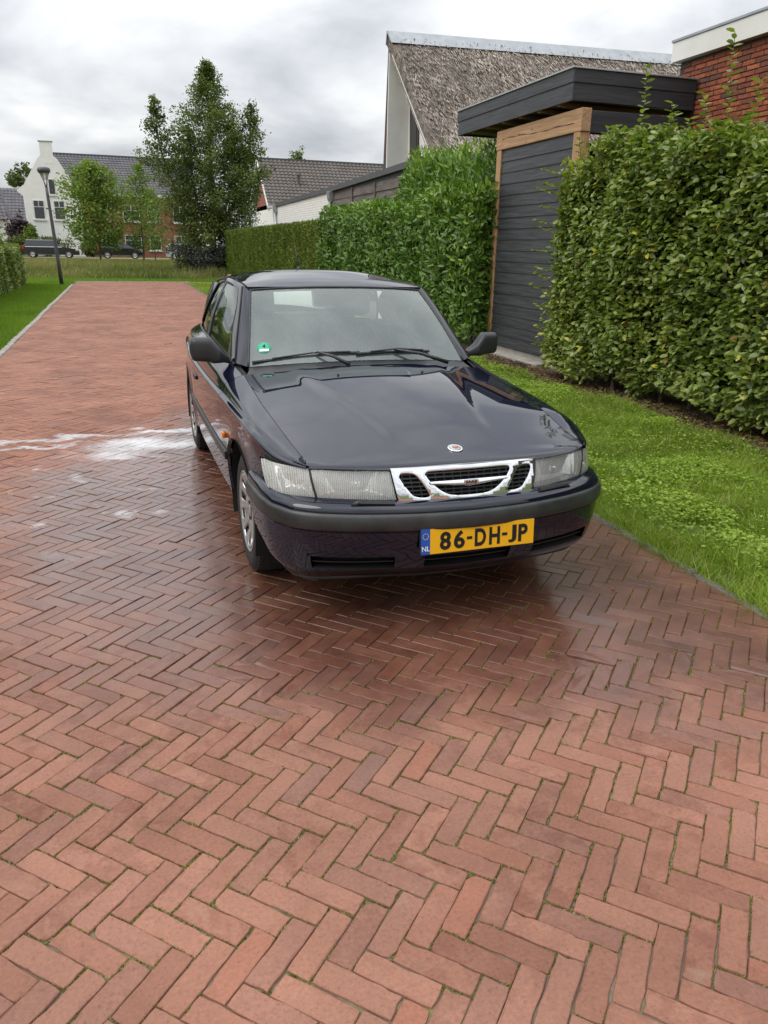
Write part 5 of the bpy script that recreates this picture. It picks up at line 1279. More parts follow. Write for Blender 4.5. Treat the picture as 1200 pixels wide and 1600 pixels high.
# -- clipped hedge
r = empty('clipped_hedge', (0, 0, 0)); tag(r, 'tall clipped flat-faced conifer hedge further down the brick street', 'hedge')
YX, YY0, YY1 = 5.55, 22.5, 43.5
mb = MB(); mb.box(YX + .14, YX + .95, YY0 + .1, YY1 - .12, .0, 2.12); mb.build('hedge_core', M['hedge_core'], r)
n = 64000; P = face_leaves(n, YX, YY0, YY1, .02, 2.26, .13, 91, .10); P[:, 0] -= .05 * np.abs(np.sin(P[:, 1] * 2.6 + .8 * np.sin(P[:, 1] * 1.3)))
n2 = 9000; Pt = np.c_[YX + 1.05 * RG.random(n2), YY0 + (YY1 - YY0) * RG.random(n2), 2.2 + .05 * RG.random(n2)]
n3 = 3500; Pe = np.c_[YX + 1.05 * RG.random(n3), YY1 - .1 * RG.random(n3), 2.25 * RG.random(n3)]
n4 = 2500; Pf = np.c_[YX + 1.05 * RG.random(n4), YY0 + .1 * RG.random(n4), 2.25 * RG.random(n4)]
P = np.concatenate([P, Pt, Pe, Pf]); n = len(P); on = np.concatenate([np.tile([-1., -.1, .1], (64000, 1)), np.tile([-.1, 0, 1.], (n2, 1)), np.tile([0, 1., .1], (n3, 1)), np.tile([0, -1., .1], (n4, 1))])
D = on * .3 + np.c_[RG.normal(0, .25, n), RG.normal(0, .45, n), RG.normal(.7, .4, n)]; Nn = on + RG.normal(0, .4, (n, 3))
col_t = .5 + .5 * np.sin(P[:, 1] * 2.6 + .8 * np.sin(P[:, 1] * 1.3)); tone = np.clip(.45 * RG.random(n) + .25 * vnoise(P[:, 1], P[:, 2], 1.0, 92) + .30 * (1 - np.abs(col_t - .5) * 2) , 0, 1)
tag(leaf_cloud('foliage', P, D, Nn, .075 + .05 * RG.random(n), .032, M['yew'], r, tone, .2, .1), kind='stuff')
mb = MB()
for yv in np.arange(YY0 + .3, YY1, .6): mb.tube([(YX + .5, yv, -.03), (YX + .5, yv, 1.9)], [.04, .02], 6)
mb.build('stems', M['bark'], r)

# -- hedge on the left side
r = empty('beech_hedge', (0, 0, 0)); tag(r, 'beech hedge with brownish leaves on the lawn side beside the street lamp', 'hedge')
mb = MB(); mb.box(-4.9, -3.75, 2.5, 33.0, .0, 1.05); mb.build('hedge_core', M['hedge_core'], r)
n = 26000; y = np.where(RG.random(n) < .62, 24 + 9.6 * RG.random(n), 2.5 + 22 * RG.random(n)); z = 1.38 * RG.random(n); xb = -3.42 - .25 * (y > 99) + .12 * (vnoise(y, z, 1.5, 101) - .5) * 2
P = np.c_[xb - .30 * RG.random(n) ** 1.6, y, z]
n2 = 9000; Pt = np.c_[-3.45 - 1.4 * RG.random(n2), np.where(RG.random(n2) < .6, 24 + 9.6 * RG.random(n2), 2.5 + 22 * RG.random(n2)), 1.30 + .12 * RG.random(n2)]
n3 = 3000; Pe = np.c_[-3.45 - 1.4 * RG.random(n3), 33.4 + .3 * RG.random(n3), 1.4 * RG.random(n3)]
n4 = 2500; Pf = np.c_[-3.45 - 1.4 * RG.random(n4), 2.5 - .2 * RG.random(n4), 1.4 * RG.random(n4)]
P = np.concatenate([P, Pt, Pe, Pf]); m_ = len(P); on = np.concatenate([np.tile([1., -.2, .3], (n, 1)), np.tile([.2, 0, 1.], (n2, 1)), np.tile([0, 1., .2], (n3, 1)), np.tile([0, -1., .2], (n4, 1))])
D = on * .5 + RG.normal(0, .6, (m_, 3)); Nn = on * .6 + np.c_[RG.normal(0, .4, (m_, 2)), .7 + RG.normal(0, .3, m_)]
tag(leaf_cloud('foliage', P, D, Nn, .085 + .04 * RG.random(m_), .06, M['beech'], r, np.clip(.75 * RG.random(m_) + .25 * vnoise(P[:, 1], P[:, 2], .9, 102), 0, .94), .3, .15), kind='stuff')
mb = MB()
for yv in np.arange(3, 33, .8): mb.tube([(-4.1, yv, -.03), (-4.1 + random.uniform(-.2, .2), yv, 1.2)], [.025, .008], 5)
mb.build('stems', M['bark'], r)

# ---------------------------------------------------------------- trees and shrubs
M['alder'] = mat_leaf('dark_tree_leaf', [(0, (.058, .075, .020)), (.5, (.10, .130, .032)), (.85, (.155, .19, .05)), (1, (.22, .24, .07))], .5, .3)
M['linden'] = mat_leaf('light_tree_leaf', [(0, (.085, .125, .024)), (.5, (.14, .20, .036)), (.85, (.21, .28, .055)), (1, (.28, .33, .09))], .5, .35)
M['purple'] = mat_leaf('purple_leaf', [(0, (.018, .010, .016)), (1, (.06, .028, .04))], .5, .2)
M['greyleaf'] = mat_leaf('grey_shrub_leaf', [(0, (.018, .022, .016)), (.6, (.05, .058, .045)), (1, (.12, .12, .11))], .55, .2)
def tree(name, label, base, height, clumps, nleaf, size, mat, trunk_r=.14, cat='tree', limbs=True, group=None, lean=(0, 0)):
    """clumps: (dx,dy,z,rx,ry,rz,weight) lobes of foliage; limbs run from the trunk to every lobe"""
    r = empty(name, base); tag(r, label, cat, group)
    cl = np.array(clumps, float); mb = MB(); tz = height * .93
    mb.tube([(0, 0, -.1), (lean[0] * .4, lean[1] * .4, tz * .4), (lean[0], lean[1], tz)], [trunk_r * 1.25, trunk_r * .75, trunk_r * .12], 10)
    if limbs:
        for c in cl:
            if c[6] < .9 and nleaf > 20000: continue
            z0 = max(.12 * height, c[2] - .9 * abs(c[0]) - .5); f_ = z0 / tz
            s0 = Vector((lean[0] * f_, lean[1] * f_, min(z0, tz * .9))); e0 = Vector((c[0], c[1], c[2]))
            mb.tube([s0, s0.lerp(e0, .55) + Vector((0, 0, -.15)), e0], [trunk_r * .4 * (1 - .6 * f_), trunk_r * .22 * (1 - .5 * f_), .012], 6)
            for q in range(6):
                t_ = s0.lerp(e0, random.uniform(.45, 1)); mb.tube([t_, t_ + Vector((random.gauss(0, c[3] * .5), random.gauss(0, c[4] * .5), random.gauss(.1, c[5] * .5)))], [.015, .005], 4, caps=False)
    mb.build('trunk', M['bark'], r, smooth=True)
    k = RG.choice(len(cl), nleaf, p=cl[:, 6] / cl[:, 6].sum()); dv = RG.normal(0, 1, (nleaf, 3)); dv /= np.linalg.norm(dv, axis=1, keepdims=True)
    # sub-clumps inside each lobe give light and dark masses with gaps between
    nsub = 16; sub = RG.normal(0, 1, (len(cl), nsub, 3)); sub /= np.linalg.norm(sub, axis=2, keepdims=True); sub *= (.35 + .62 * RG.random((len(cl), nsub, 1)))
    sI = RG.integers(0, nsub, nleaf); q = sub[k, sI] + dv * (.30 * RG.random((nleaf, 1)) ** .6)
    P = cl[k, :3] + q * cl[k, 3:6]
    D = dv + np.c_[RG.normal(0, .5, (nleaf, 2)), RG.normal(-.2, .4, nleaf)]; Nn = np.c_[RG.normal(0, .6, (nleaf, 2)), .8 + RG.normal(0, .4, nleaf)]
    tone = np.clip(.55 * RG.random(nleaf) + .35 * RG.random((len(cl), nsub))[k, sI] + .05, 0, 1)
    tag(leaf_cloud('crown', P, D, Nn, size * (.7 + .6 * RG.random(nleaf)), size * .6, mat, r, tone, .3, .15), kind='stuff')
    return r
# trees grown branch by branch: rising limbs, leaves in sprays along their outer part
def spray_tree(name, label, base, leaders, env, nb, lpb, size, mat, trunk_r, rise=.75, spread=.20, z0=.8):
    """leaders: list of (polyline of the stem, weight, envelope scale); env(f)= branch reach at height fraction f of that stem"""
    r = empty(name, base); tag(r, label, 'tree'); wood = MB(); P, D, tone = [], [], []
    W = np.array([l[1] for l in leaders], float); W /= W.sum()
    for li, (poly, wgt, sc_) in enumerate(leaders):
        c = curve(np.array(poly, float), 40); rr = trunk_r * (1 if li == 0 else .55); wood.tube(c[::3].tolist() + [c[-1].tolist()], list(np.linspace(rr, .012, len(c[::3]) + 1)), 8)
        zt = c[-1, 2]; zb = max(z0, c[0, 2])
        for k in range(int(nb * W[li])):
            f = (k + random.random()) / (nb * W[li]); f = 1 - (1 - f) ** 1.0
            z = zb + (zt - zb) * f; s0 = np.array([np.interp(z, c[:, 2], c[:, 0]), np.interp(z, c[:, 2], c[:, 1]), z]); az = k * 2.399 + random.uniform(-.5, .5)
            L = sc_ * env(f) * random.uniform(.62, 1.08); up = rise * random.uniform(.5, 1.4) * L * (-.25 + 1.15 * min(1, f * 2.2))
            e0 = s0 + np.array([math.cos(az) * L, math.sin(az) * L, up]); e0[2] = min(e0[2], zt + .1); md = s0 * .5 + e0 * .5 + np.array([0, 0, -.10 * L])
            br = curve(np.array([s0, md, e0]), 9); wood.tube(br[::2].tolist(), [.022 * (1 - .6 * f), .016, .012, .008, .004], 4, caps=False)
            n = int(lpb * (.35 + .65 * L / (sc_ * max(env(.35), .1))) * random.uniform(.7, 1.3)); t = .22 + .80 * RG.random(n) ** .75
            q = np.stack([np.interp(t, np.linspace(0, 1, 9), br[:, i]) for i in range(3)], -1); sp = spread * (.35 + .8 * (1 - np.abs(t - .6))) * (.5 + .5 * min(1, L))
            q += RG.normal(0, 1, (n, 3)) * sp[:, None] * np.array([1, 1, .65]); P.append(q); dd = (e0 - s0) / max(L, .1)
            D.append(np.tile(dd, (n, 1)) + RG.normal(0, .8, (n, 3))); tone.append(np.clip(.55 * RG.random(n) + .40 * random.random() + .05, 0, 1))
    wood.build('trunk', M['bark'], r, smooth=True); P, D, tone = map(np.concatenate, (P, D, tone)); n = len(P)
    Nn = np.c_[RG.normal(0, .6, (n, 2)), .8 + RG.normal(0, .4, n)]
    tag(leaf_cloud('crown', P, D, Nn, size * (.7 + .6 * RG.random(n)), size * .6, mat, r, tone, .3, .15), kind='stuff'); return r
env_big = lambda f: float(np.interp(f, [0, .10, .25, .42, .58, .70, .85, 1], [2.8, 3.2, 3.15, 2.95, 2.5, 1.65, .70, .10]))
env_ldr = lambda f: float(np.interp(f, [0, .3, .6, 1], [1.0, .9, .55, .08]))
env_all = lambda f: env_big(f)
spray_tree('broadleaf_tree', 'large dark green tree with three pointed leaders at the end of the street', (5.1, 45.5, .02),
           [([(0, 0, -.1), (.05, 0, 4), (.1, .05, 7.5), (.12, 0, 10.4)], 3.2, 1.0), ([(0, 0, 1.6), (-1.5, -.3, 3.6), (-2.45, -.2, 6.2), (-2.62, -.2, 8.7)], .85, .46), ([(0, 0, 2.0), (1.5, .2, 4.2), (2.2, .1, 6.6), (2.35, 0, 8.6)], .85, .46),
            ([(0, 0, 1.8), (-.7, .9, 4.0), (-.9, 1.1, 7.6)], .6, .42), ([(0, 0, 2.2), (1.0, -.8, 4.4), (1.15, -.9, 7.7)], .6, .42)], env_all, 340, 185, .13, M['alder'], .19, z0=.55)
env_y = lambda f: float(np.interp(f, [0, .15, .4, .7, 1], [.9, 1.5, 1.75, 1.15, .15]))
spray_tree('broadleaf_tree', 'young light green tree standing in the meadow before the white gabled house', (-1.0, 55, .1), [([(0, 0, -.1), (.06, 0, 3), (-.05, 0, 6.0)], 1, 1.28)], env_y, 80, 105, .21, M['linden'], .07, .55, .34, 1.5)
spray_tree('broadleaf_tree', 'slim young tree with upright top between the light green tree and the large dark tree', (1.75, 57, .1), [([(0, 0, -.1), (.0, 0, 3), (.1, 0, 6.3)], 1, .60)], env_y, 46, 60, .17, M['linden'], .06, .9, .26, 1.2)
spray_tree('broadleaf_tree', 'slender sapling with sparse leaves in front of the red brick terrace', (2.6, 60, .12), [([(0, 0, -.1), (.05, 0, 2.5), (0, 0, 5.0)], 1, .62)], env_y, 45, 70, .14, M['linden'], .05, .8, .2, 1.2)
def lobes(h0, h1, r, k, seed, squash=1.0):
    rg = random.Random(seed); out_ = []
    for i in range(k):
        z = h0 + (h1 - h0) * (i + .5) / k; f_ = math.sin(math.pi * min(1, ((z - h0) / (h1 - h0)) * .86 + .12)) ** .7
        for q in range(4):
            a = rg.random() * 6.283; rr = r * f_ * .55; out_.append((rr * math.cos(a), rr * math.sin(a), z + rg.uniform(-.2, .2), r * f_ * .5, r * f_ * .5, (h1 - h0) / k * .7 * squash, f_))
    return out_
def bush(name, label, base, rx, ry, h, n, size, mat, seed, cat='shrub', group=None):
    rg = random.Random(seed); cl = [(rg.uniform(-rx, rx) * .6, rg.uniform(-ry, ry) * .6, h * rg.uniform(.3, .75), rx * .45, ry * .45, h * .28, 1) for _ in range(14)]
    return tree(name, label, base, h * .9, cl, n, size, mat, .04, cat, True, group)
bush('shrub', 'dark grey-green shrub thicket under the large dark tree', (4.2, 43.6, .0), 1.7, .9, 1.75, 4200, .12, M['greyleaf'], 5)
bush('shrub', 'low dark shrub against the end of the clipped hedge', (5.7, 44.3, .0), .8, .7, 1.7, 1800, .11, M['greyleaf'], 6)
bush('shrub', 'leafy shrub leaning over the brownish beech hedge on the lawn side', (-4.1, 30.5, .0), .75, 1.2, 3.0, 2600, .13, M['linden'], 7)
bush('shrub', 'purple leaved shrub beside the white gabled house', (-9.0, 88, .2), 1.3, 1.0, 4.2, 1800, .26, M['purple'], 8)
bush('shrub', 'green shrub next to the purple leaved shrub', (-7.9, 87, .2), .9, .9, 3.4, 1300, .24, M['linden'], 9)
bush('shrub', 'rounded garden hedge shrub left of the black estate car', (-8.6, 84, .2), 1.9, .9, 1.9, 2200, .22, M['alder'], 10)
bush('shrub', 'clipped shrub behind the black estate car', (-5.6, 85.5, .2), 1.9, .8, 2.0, 2000, .22, M['alder'], 11)
bush('shrub', 'clipped shrub between the two black parked cars', (-2.2, 85.8, .2), 1.3, .8, 1.9, 1500, .22, M['alder'], 12)
tree('broadleaf_tree', 'distant round tree crown behind the grey tiled roofs', (-11.2, 125, .2), 11, lobes(5, 11.2, 2.6, 5, 15), 3000, .4, M['alder'], .2)
tree('broadleaf_tree', 'distant treetop behind the dark tiled house', (20.5, 95, .2), 11, lobes(5, 11.8, 2.4, 5, 16), 3000, .3, M['alder'], .2)
tree('broadleaf_tree', 'far treetop at the gable of the dark tiled house', (14.5, 92, .2), 10, lobes(5, 11.2, 2.0, 5, 17), 2000, .35, M['alder'], .2)
# fallen leaves on the street and verge
M['fallen'] = mat_leaf('fallen_leaf_single', [(0, (.25, .05, .02)), (.5, (.30, .12, .04)), (1, (.38, .28, .06))], .6, .1)
fm = leaf_single('fallen_leaf', .05, .035, M['fallen'], .3, -.1)
for i, (fx, fy, fz, lb) in enumerate(((2.86, 3.35, .03, 'curled brown leaf lying on the grass edge beside the bumper'), (3.25, 4.45, .05, 'orange dead leaf lying in the verge grass'), (2.2, 2.95, .006, 'small pale leaf lying on the wet pavers by the kerb'), (4.95, 7.0, .03, 'reddish dead leaf on the soil below the beech hedge'))):
    o = bpy.data.objects.new('fallen_leaf', fm); COL.objects.link(o); o.location = (fx, fy, fz); o.scale = (.6,) * 3; o.rotation_euler = (random.uniform(-.4, .4), random.uniform(-.4, .4), random.random() * 6); tag(o, lb, 'leaf')
# ---------------------------------------------------------------- black shed with oak posts
def mat_wood(name, dark, light, rough, axis, scale=1.0, knots=0.0, bumpy=.3):
    t = NT(name); p = t.n('ShaderNodeVectorMath', {0: t.obj(), 1: t.n('ShaderNodeCombineXYZ', {0: t.math('MULTIPLY', t.orand(), 31.0), 1: t.math('MULTIPLY', t.orand(), 17.0)}).outputs[0]}, operation='ADD').outputs[0]
    sc_ = [26.0, 26.0, 26.0]; sc_[axis] = 1.6
    mp = t.n('ShaderNodeMapping', {'Vector': p, 'Scale': tuple(x * scale for x in sc_)}).outputs[0]
    g = t.noise(mp, 1.0, 6, .62, .6)
    c = t.mix(t.ramp(g, [(.32, 0.), (.68, 1.)]), dark, light)
    if knots:
        sk = [5.0, 5.0, 5.0]; sk[axis] = 2.2
        kn = t.n('ShaderNodeTexVoronoi', {'Vector': t.n('ShaderNodeMapping', {'Vector': p, 'Scale': tuple(sk)}).outputs[0], 'Scale': 1.0}).outputs['Distance']
        c = t.mix(t.math('MULTIPLY', t.ramp(kn, [(.04, 1.), (.12, 0.)]), knots), c, tuple(x * .35 for x in dark))
    t.pbr(color=c, rough=rough, normal=t.bump(g, bumpy, .006)); return t.m
M['black_wood'] = mat_wood('black_stained_board', (.013, .014, .016), (.046, .047, .053), .5, 1, knots=.5, bumpy=.9)
M['black_wood_x'] = mat_wood('black_stained_fascia', (.013, .014, .016), (.034, .035, .040), .55, 0, bumpy=.5)
M['oak_z'] = mat_wood('oak_post', (.25, .135, .060), (.46, .285, .145), .75, 2, knots=.8)
M['oak_y'] = mat_wood('oak_beam', (.25, .140, .068), (.45, .285, .155), .75, 1, knots=.8)
M['oak_x'] = mat_wood('oak_beam_side', (.20, .115, .058), (.36, .225, .125), .75, 0, knots=.6)
M['zinc'] = simple('zinc_sheet', (.34, .36, .37), .38, .6, var=.15, scale=3, bump=.05)
M['concrete'] = simple('concrete', (.30, .275, .24), .9, var=.25, scale=5, bump=.5)
shed = empty('garden_shed', (5.86, 9.72, 0)); tag(shed, 'black boarded shed with oak posts and flat overhanging roof', 'shed')
SX, SY0, SY1 = 0.0, 0.0, 2.42          # local: street face at x=0, y from the near post to the far post
mb = MB(); mb.box(SX, SX + .15, SY0, SY0 + .15, .02, 3.06); near_post = mb.build('post', M['oak_z'], shed, bevel=.008)
for py, px in ((SY1 - .14, SX), (SY0, SX + 1.62), (SY1 - .14, SX + 1.62)):
    o = bpy.data.objects.new('post', near_post.data); COL.objects.link(o); o.parent = shed; o.location = (px, py, 0)
mb = MB(); mb.box(SX - .006, SX + .14, SY0 - .02, SY1 + .03, 3.063, 3.34); mb.build('beam', M['oak_y'], shed, bevel=.01)
mb = MB(); mb.box(SX + .145, SX + 1.80, SY0 + .10, SY0 + .22, 3.066, 3.338); mb.build('beam', M['black_wood_x'], shed, bevel=.01)  # side beam blackened and set back to pass for the dark opening there
# crack along the beam
pts_ = [(SX - .0085, y, 3.185 + .008 * math.sin(y * 4.3) + .005 * math.sin(y * 13) + .02 * (y - 1)) for y in np.linspace(.15, 2.25, 40)]
MB().tube(pts_, [.0028 + .0016 * math.sin(i) for i in range(40)], 5).build('beam_crack', M['dark'], shed)
# street face: overlapping boards
nb = 18; pitch = (3.05 - .10) / nb
mb = MB(); th = .020
prof = [(0.004, 0), (.030, .0), (.030, pitch + .012), (.020, pitch + .012), (.006, .012)]
mb.prism([(a, b) for a, b in [(.050, 0), (.016, 0), (.030, pitch + .008), (.050, pitch + .008)]], 1, SY0 + .152, SY1 - .142)
b0 = mb.build('board', M['black_wood'], shed); b0.location = (0, 0, .10)
# prism on axis 1 takes (x,z)
for i in range(1, nb):
    o = bpy.data.objects.new('board', b0.data); COL.objects.link(o); o.parent = shed; o.location = (random.gauss(0, .0012), 0, .10 + i * pitch)
mb = MB(); mb.prism([(.050, 0), (.016, 0), (.030, pitch + .008), (.050, pitch + .008)], 1, 0, 1)
mb.v = [(SX + .152 + p[1] * 1.466, p[0] + .04, p[2]) for p in mb.v]
c0 = mb.build('board', M['black_wood_x'], shed); c0.location = (0, 0, .10)
for i in range(1, 14):
    o = bpy.data.objects.new('board', c0.data); COL.objects.link(o); o.parent = shed; o.location = (0, random.gauss(0, .0012), .10 + i * pitch)
mb = MB(); mb.box(.12, 1.7, .5, 2.3, .1, 3.0); mb.build('shed_interior', M['dark'], shed)
mb = MB(); mb.box(.055, 1.75, .06, SY1 - .02, -.05, .085); mb.build('shed_plinth', M['concrete'], shed)
# roof: two-step fascia all round, zinc edge, soffit battens
FX, FY0, FY1, FR = -.10, .18 - .10, 3.80, 1.79
FY0 = .10
for (a, b, c, d, nm, mt) in ((FX, FX + .03, FY0, FY1, 'y', M['black_wood']), (FX + .031, FR, FY0, FY0 + .03, 'x', M['black_wood_x']), (FX + .031, FR, FY1 - .03, FY1, 'x', M['black_wood_x'])):
    mb = MB(); mb.box(a, b, c, d, 3.43, 3.655); mb.build('fascia_board', mt, shed, bevel=.004)
    e1 = .014
    mb = MB()
    if nm == 'y': mb.box(a - e1, b - e1 + .004, c - e1, d + e1, 3.640, 3.795)
    elif c < 1: mb.box(a - .012, b, c - e1, d - e1, 3.640, 3.795)
    else: mb.box(a - .012, b, c + e1, d + e1, 3.640, 3.795)
    mb.build('fascia_board', mt, shed, bevel=.004)
mb = MB(); mb.box(FX - .035, FR, FY0 - .035, FY1 + .03, 3.797, 3.818); mb.build('roof_edge', M['zinc'], shed, bevel=.004)
mb = MB(); mb.box(FX + .03, FR, FY0 + .03, FY1 - .03, 3.455, 3.54); mb.build('soffit', M['black_wood'], shed)
for y in np.arange(.45, 3.7, .55):
    mb = MB(); mb.box(FX + .035, FR, y, y + .07, 3.415, 3.454); mb.build('rafter', M['oak_x'], shed)
mb = MB(); mb.tube([(1.05, 2.6, 3.8), (1.05, 2.6, 4.22)], .045, 12).tube([(1.05, 2.6, 4.20), (1.05, 2.6, 4.26), (1.05, 2.6, 4.30)], [.06, .06, .02], 12); mb.build('vent_pipe', M['plastic'], shed, smooth=True)
# loose slab and cable by the shed foot
mb = MB(); mb.box(5.60, 5.80, 9.9, 12.1, -.03, .035); tag(mb.build('concrete_edging', M['concrete'], bevel=.01), 'pale concrete edging strip along the foot of the black shed', 'edging')
mb = MB(); mb.tube([(5.30 + .14 * math.sin(t * 5), 9.75 + t * 1.0, .025 + .02 * math.sin(t * 7)) for t in np.linspace(0, 1, 24)], .012, 6); tag(mb.build('garden_hose', M['plastic'], smooth=True), 'thin dark hose lying in the grass before the shed', 'hose')

# ---------------------------------------------------------------- brick house behind the beech hedge
def mat_housebrick(name, rnd):
    t = NT(name); r = rnd(t); p = t.pos()
    c = t.ramp(r, [(0, (.10, .052, .045)), (.18, (.20, .062, .034)), (.5, (.33, .085, .036)), (.75, (.40, .125, .052)), (.9, (.27, .075, .04)), (1, (.075, .048, .045))])
    f = t.noise(p, 22, 6, .7); c = t.mix(t.ramp(f, [(.38, 0.), (.62, 1.)]), t.mix(1.0, c, (.68, .64, .62), 'MULTIPLY'), c)
    t.pbr(color=c, rough=.88, normal=t.bump(t.noise(p, 55, 6, .7), .6, .012)); return t.m
M['hb_obj'] = mat_housebrick('house_brick', lambda t: t.orand()); M['hb_field'] = mat_housebrick('house_brick_field', lambda t: t.attr('rnd'))
M['mortar'] = simple('dark_mortar', (.050, .042, .038), .95, var=.3, scale=20, bump=.6)
M['white_trim'] = simple('white_painted_board', (.66, .65, .61), .55, var=.06, scale=2, bump=.05)
house = empty('brick_house', (7.68, 10.27, 0)); tag(house, 'red brick house with flat roof and white fascia behind the beech hedge', 'house')
mb = MB(); mb.box(.012, 6, -13, -.012, -.05, 4.09); mb.build('wall', M['mortar'], house)
bh, bl = .0625, .222; ncour = int(4.09 / bh); cand = []
for j in range(ncour):
    off = (j % 2) * bl / 2 + (j % 3) * .02; y = -off
    k = 0
    while y > -12.9:
        y1 = min(y, 0); y0 = y - bl + .010
        if y1 - y0 > .04: cand.append((y0, y1, j * bh + .006, j * bh + bh - .006))
        y -= bl; k += 1
cand = np.array(cand); Pc = np.c_[np.full(len(cand), 7.68), 10.27 + cand[:, :2].mean(1), cand[:, 2:].mean(1)]; u, v, zc_ = to_px(Pc)
vis = (u > 1040) & (u < 1215) & (v > 20) & (v < 215); idx = np.where(vis)[0]; idx = idx[np.argsort(v[idx])][:300]; pick = set(idx.tolist())
def wallbrick(k, L):
    rg = np.random.default_rng(100 + k); h2 = .0505; v_ = []
    for xx_, ins in ((0, .005), (.004, .0), (.03, 0)):
        for a, b in ((0, 0), (.33, 0), (.66, 0), (1, 0), (1, 1), (.66, 1), (.33, 1), (0, 1)):
            v_.append((xx_ + rg.normal(0, .0016) * (xx_ < .02), ins + a * (L - 2 * ins) + rg.normal(0, .0012), ins + b * (h2 - 2 * ins) + rg.normal(0, .0010)))
    f = [(0, 7, 6, 1), (1, 6, 5, 2), (2, 5, 4, 3)] + [(r_ * 8 + (i + 1) % 8, (r_ + 1) * 8 + (i + 1) % 8, (r_ + 1) * 8 + i, r_ * 8 + i)[::-1] for r_ in range(2) for i in range(8)]
    me = bpy.data.meshes.new('brick'); me.from_pydata(v_, [], f); me.materials.append(M['hb_obj']); me.update(); return me
wb = [wallbrick(k, .212) for k in range(6)]; half = {}
for i in sorted(pick):
    y0, y1, z0, z1 = cand[i]; L = round(y1 - y0, 3)
    me = random.choice(wb) if abs(L - .212) < .002 else half.setdefault(L, wallbrick(50 + len(half), L))
    o = bpy.data.objects.new('brick', me); COL.objects.link(o); o.parent = house; o.location = (random.gauss(0, .0015), y0, z0)
rest = np.array([i for i in range(len(cand)) if i not in pick and cand[i, 0] > -9]); c = cand[rest]; n = len(c)
V = np.zeros((n, 8, 3))
for q, (a, b) in enumerate(((0, 2), (1, 2), (1, 3), (0, 3))):
    V[:, q] = np.c_[np.full(n, 0.0), c[:, a], c[:, b]]; V[:, q + 4] = np.c_[np.full(n, .03), c[:, a], c[:, b]]
F = np.array([(0, 3, 2, 1), (0, 1, 5, 4), (1, 2, 6, 5), (2, 3, 7, 6), (3, 0, 4, 7)]); F = (F[None] + (np.arange(n) * 8)[:, None, None]).reshape(-1, 4)
tag(np_mesh('brick_field', V.reshape(-1, 3), F, M['hb_field'], house, attrs={'rnd': np.repeat(RG.random(n), 8)}), kind='stuff')
mb = MB(); mb.box(-.09, 6.1, -13, .09, 4.095, 4.34); mb.build('fascia', M['white_trim'], house, bevel=.004)
mb = MB(); mb.box(-.105, 6.1, -13, .105, 4.342, 4.375); mb.build('roof_edge', M['zinc'], house, bevel=.004)

# ---------------------------------------------------------------- thatched house
def mat_thatch():
    t = NT('weathered_thatch'); p = t.obj()
    mp = t.n('ShaderNodeMapping', {'Vector': p, 'Scale': (30, 5.5, 5.5)}).outputs[0]
    s_ = t.math('ADD', t.math('MULTIPLY', t.noise(mp, 1.6, 8, .72, .7), .6), t.math('MULTIPLY', t.noise(p, 26, 5, .7, .5), .4)); b_ = t.noise(p, 1.1, 7, .68, .4); d_ = t.noise(p, 4.2, 6, .7, .8)
    c = t.mix(t.ramp(s_, [(.38, 0.), (.62, 1.)]), (.13, .103, .084), (.46, .39, .335))
    c = t.mix(t.ramp(b_, [(.47, 0.), (.62, .8)]), c, (.10, .092, .078)); c = t.mix(t.ramp(d_, [(.53, 0.), (.64, .85)]), c, (.058, .058, .05))
    t.pbr(color=c, rough=1.0, normal=t.bump(t.math('ADD', s_, t.math('MULTIPLY', d_, .5)), 1.0, .14)); return t.m
M['thatch'] = mat_thatch(); M['reed_edge'] = simple('brown_reed_edge', (.075, .050, .040), .95, var=.4, scale=12, bump=1.0)
M['white_wall'] = simple('white_plaster', (.74, .73, .69), .85, var=.06, scale=2, bump=.15)
M['brown_frame'] = simple('brown_window_frame', (.055, .038, .030), .5, var=.2, bump=.1)
th = empty('thatched_house', (9.17, 27.13, 0)); th.rotation_euler = (0, rad(-1.25), 0); tag(th, 'thatched house with steep weathered roof and grey metal ridge', 'house')
AP = 8.12; slope = (8.15 - 4.05) / (27.13 - 22.70)     # fall per metre towards the street camera side
ylow = -5.6; zl = AP + slope * ylow
nrm_ = Vector((0, -slope, 1)).normalized()
# near slope: a thick, slightly uneven mat of reed
gx, gy = 60, 30; A = np.zeros((gx, gy, 3))
for i in range(gx):
    for j in range(gy):
        x = 15.0 * i / (gx - 1); t_ = j / (gy - 1); y = ylow * t_
        A[i, j] = (x - .0, y, AP + slope * y + .025 * math.sin(x * 1.7 + y) + .02 * random.gauss(0, 1) * .5)
B = A - np.array(nrm_) * .34; mb = MB(); mb.grid(A, flip=True); mb.grid(B)
for L1, L2 in ((A[0], B[0]), (A[:, -1], B[:, -1]), (A[-1], B[-1])): mb.grid(np.stack([L1, L2], 0), flip=L1 is A[0])
mb.build('thatch', M['thatch'], th)
n_ = 42000; rx_ = 15 * RG.random(n_) ** .85; ry_ = ylow * RG.random(n_); rz_ = AP + slope * ry_ + .01
dn = np.array([0, -1, -slope]) / math.hypot(1, slope); un = np.array(nrm_)
M['reed'] = mat_leaf('reed_tufts', [(0, (.085, .080, .068)), (.3, (.19, .16, .135)), (.65, (.38, .325, .28)), (1, (.56, .50, .445))], .95, .05, .1)
tn_ = np.clip(.55 * RG.random(n_) + .75 * (vnoise(rx_, ry_, .9, 111) * .5 + vnoise(rx_, ry_, 3.1, 112) * .5) - .12, 0, 1)
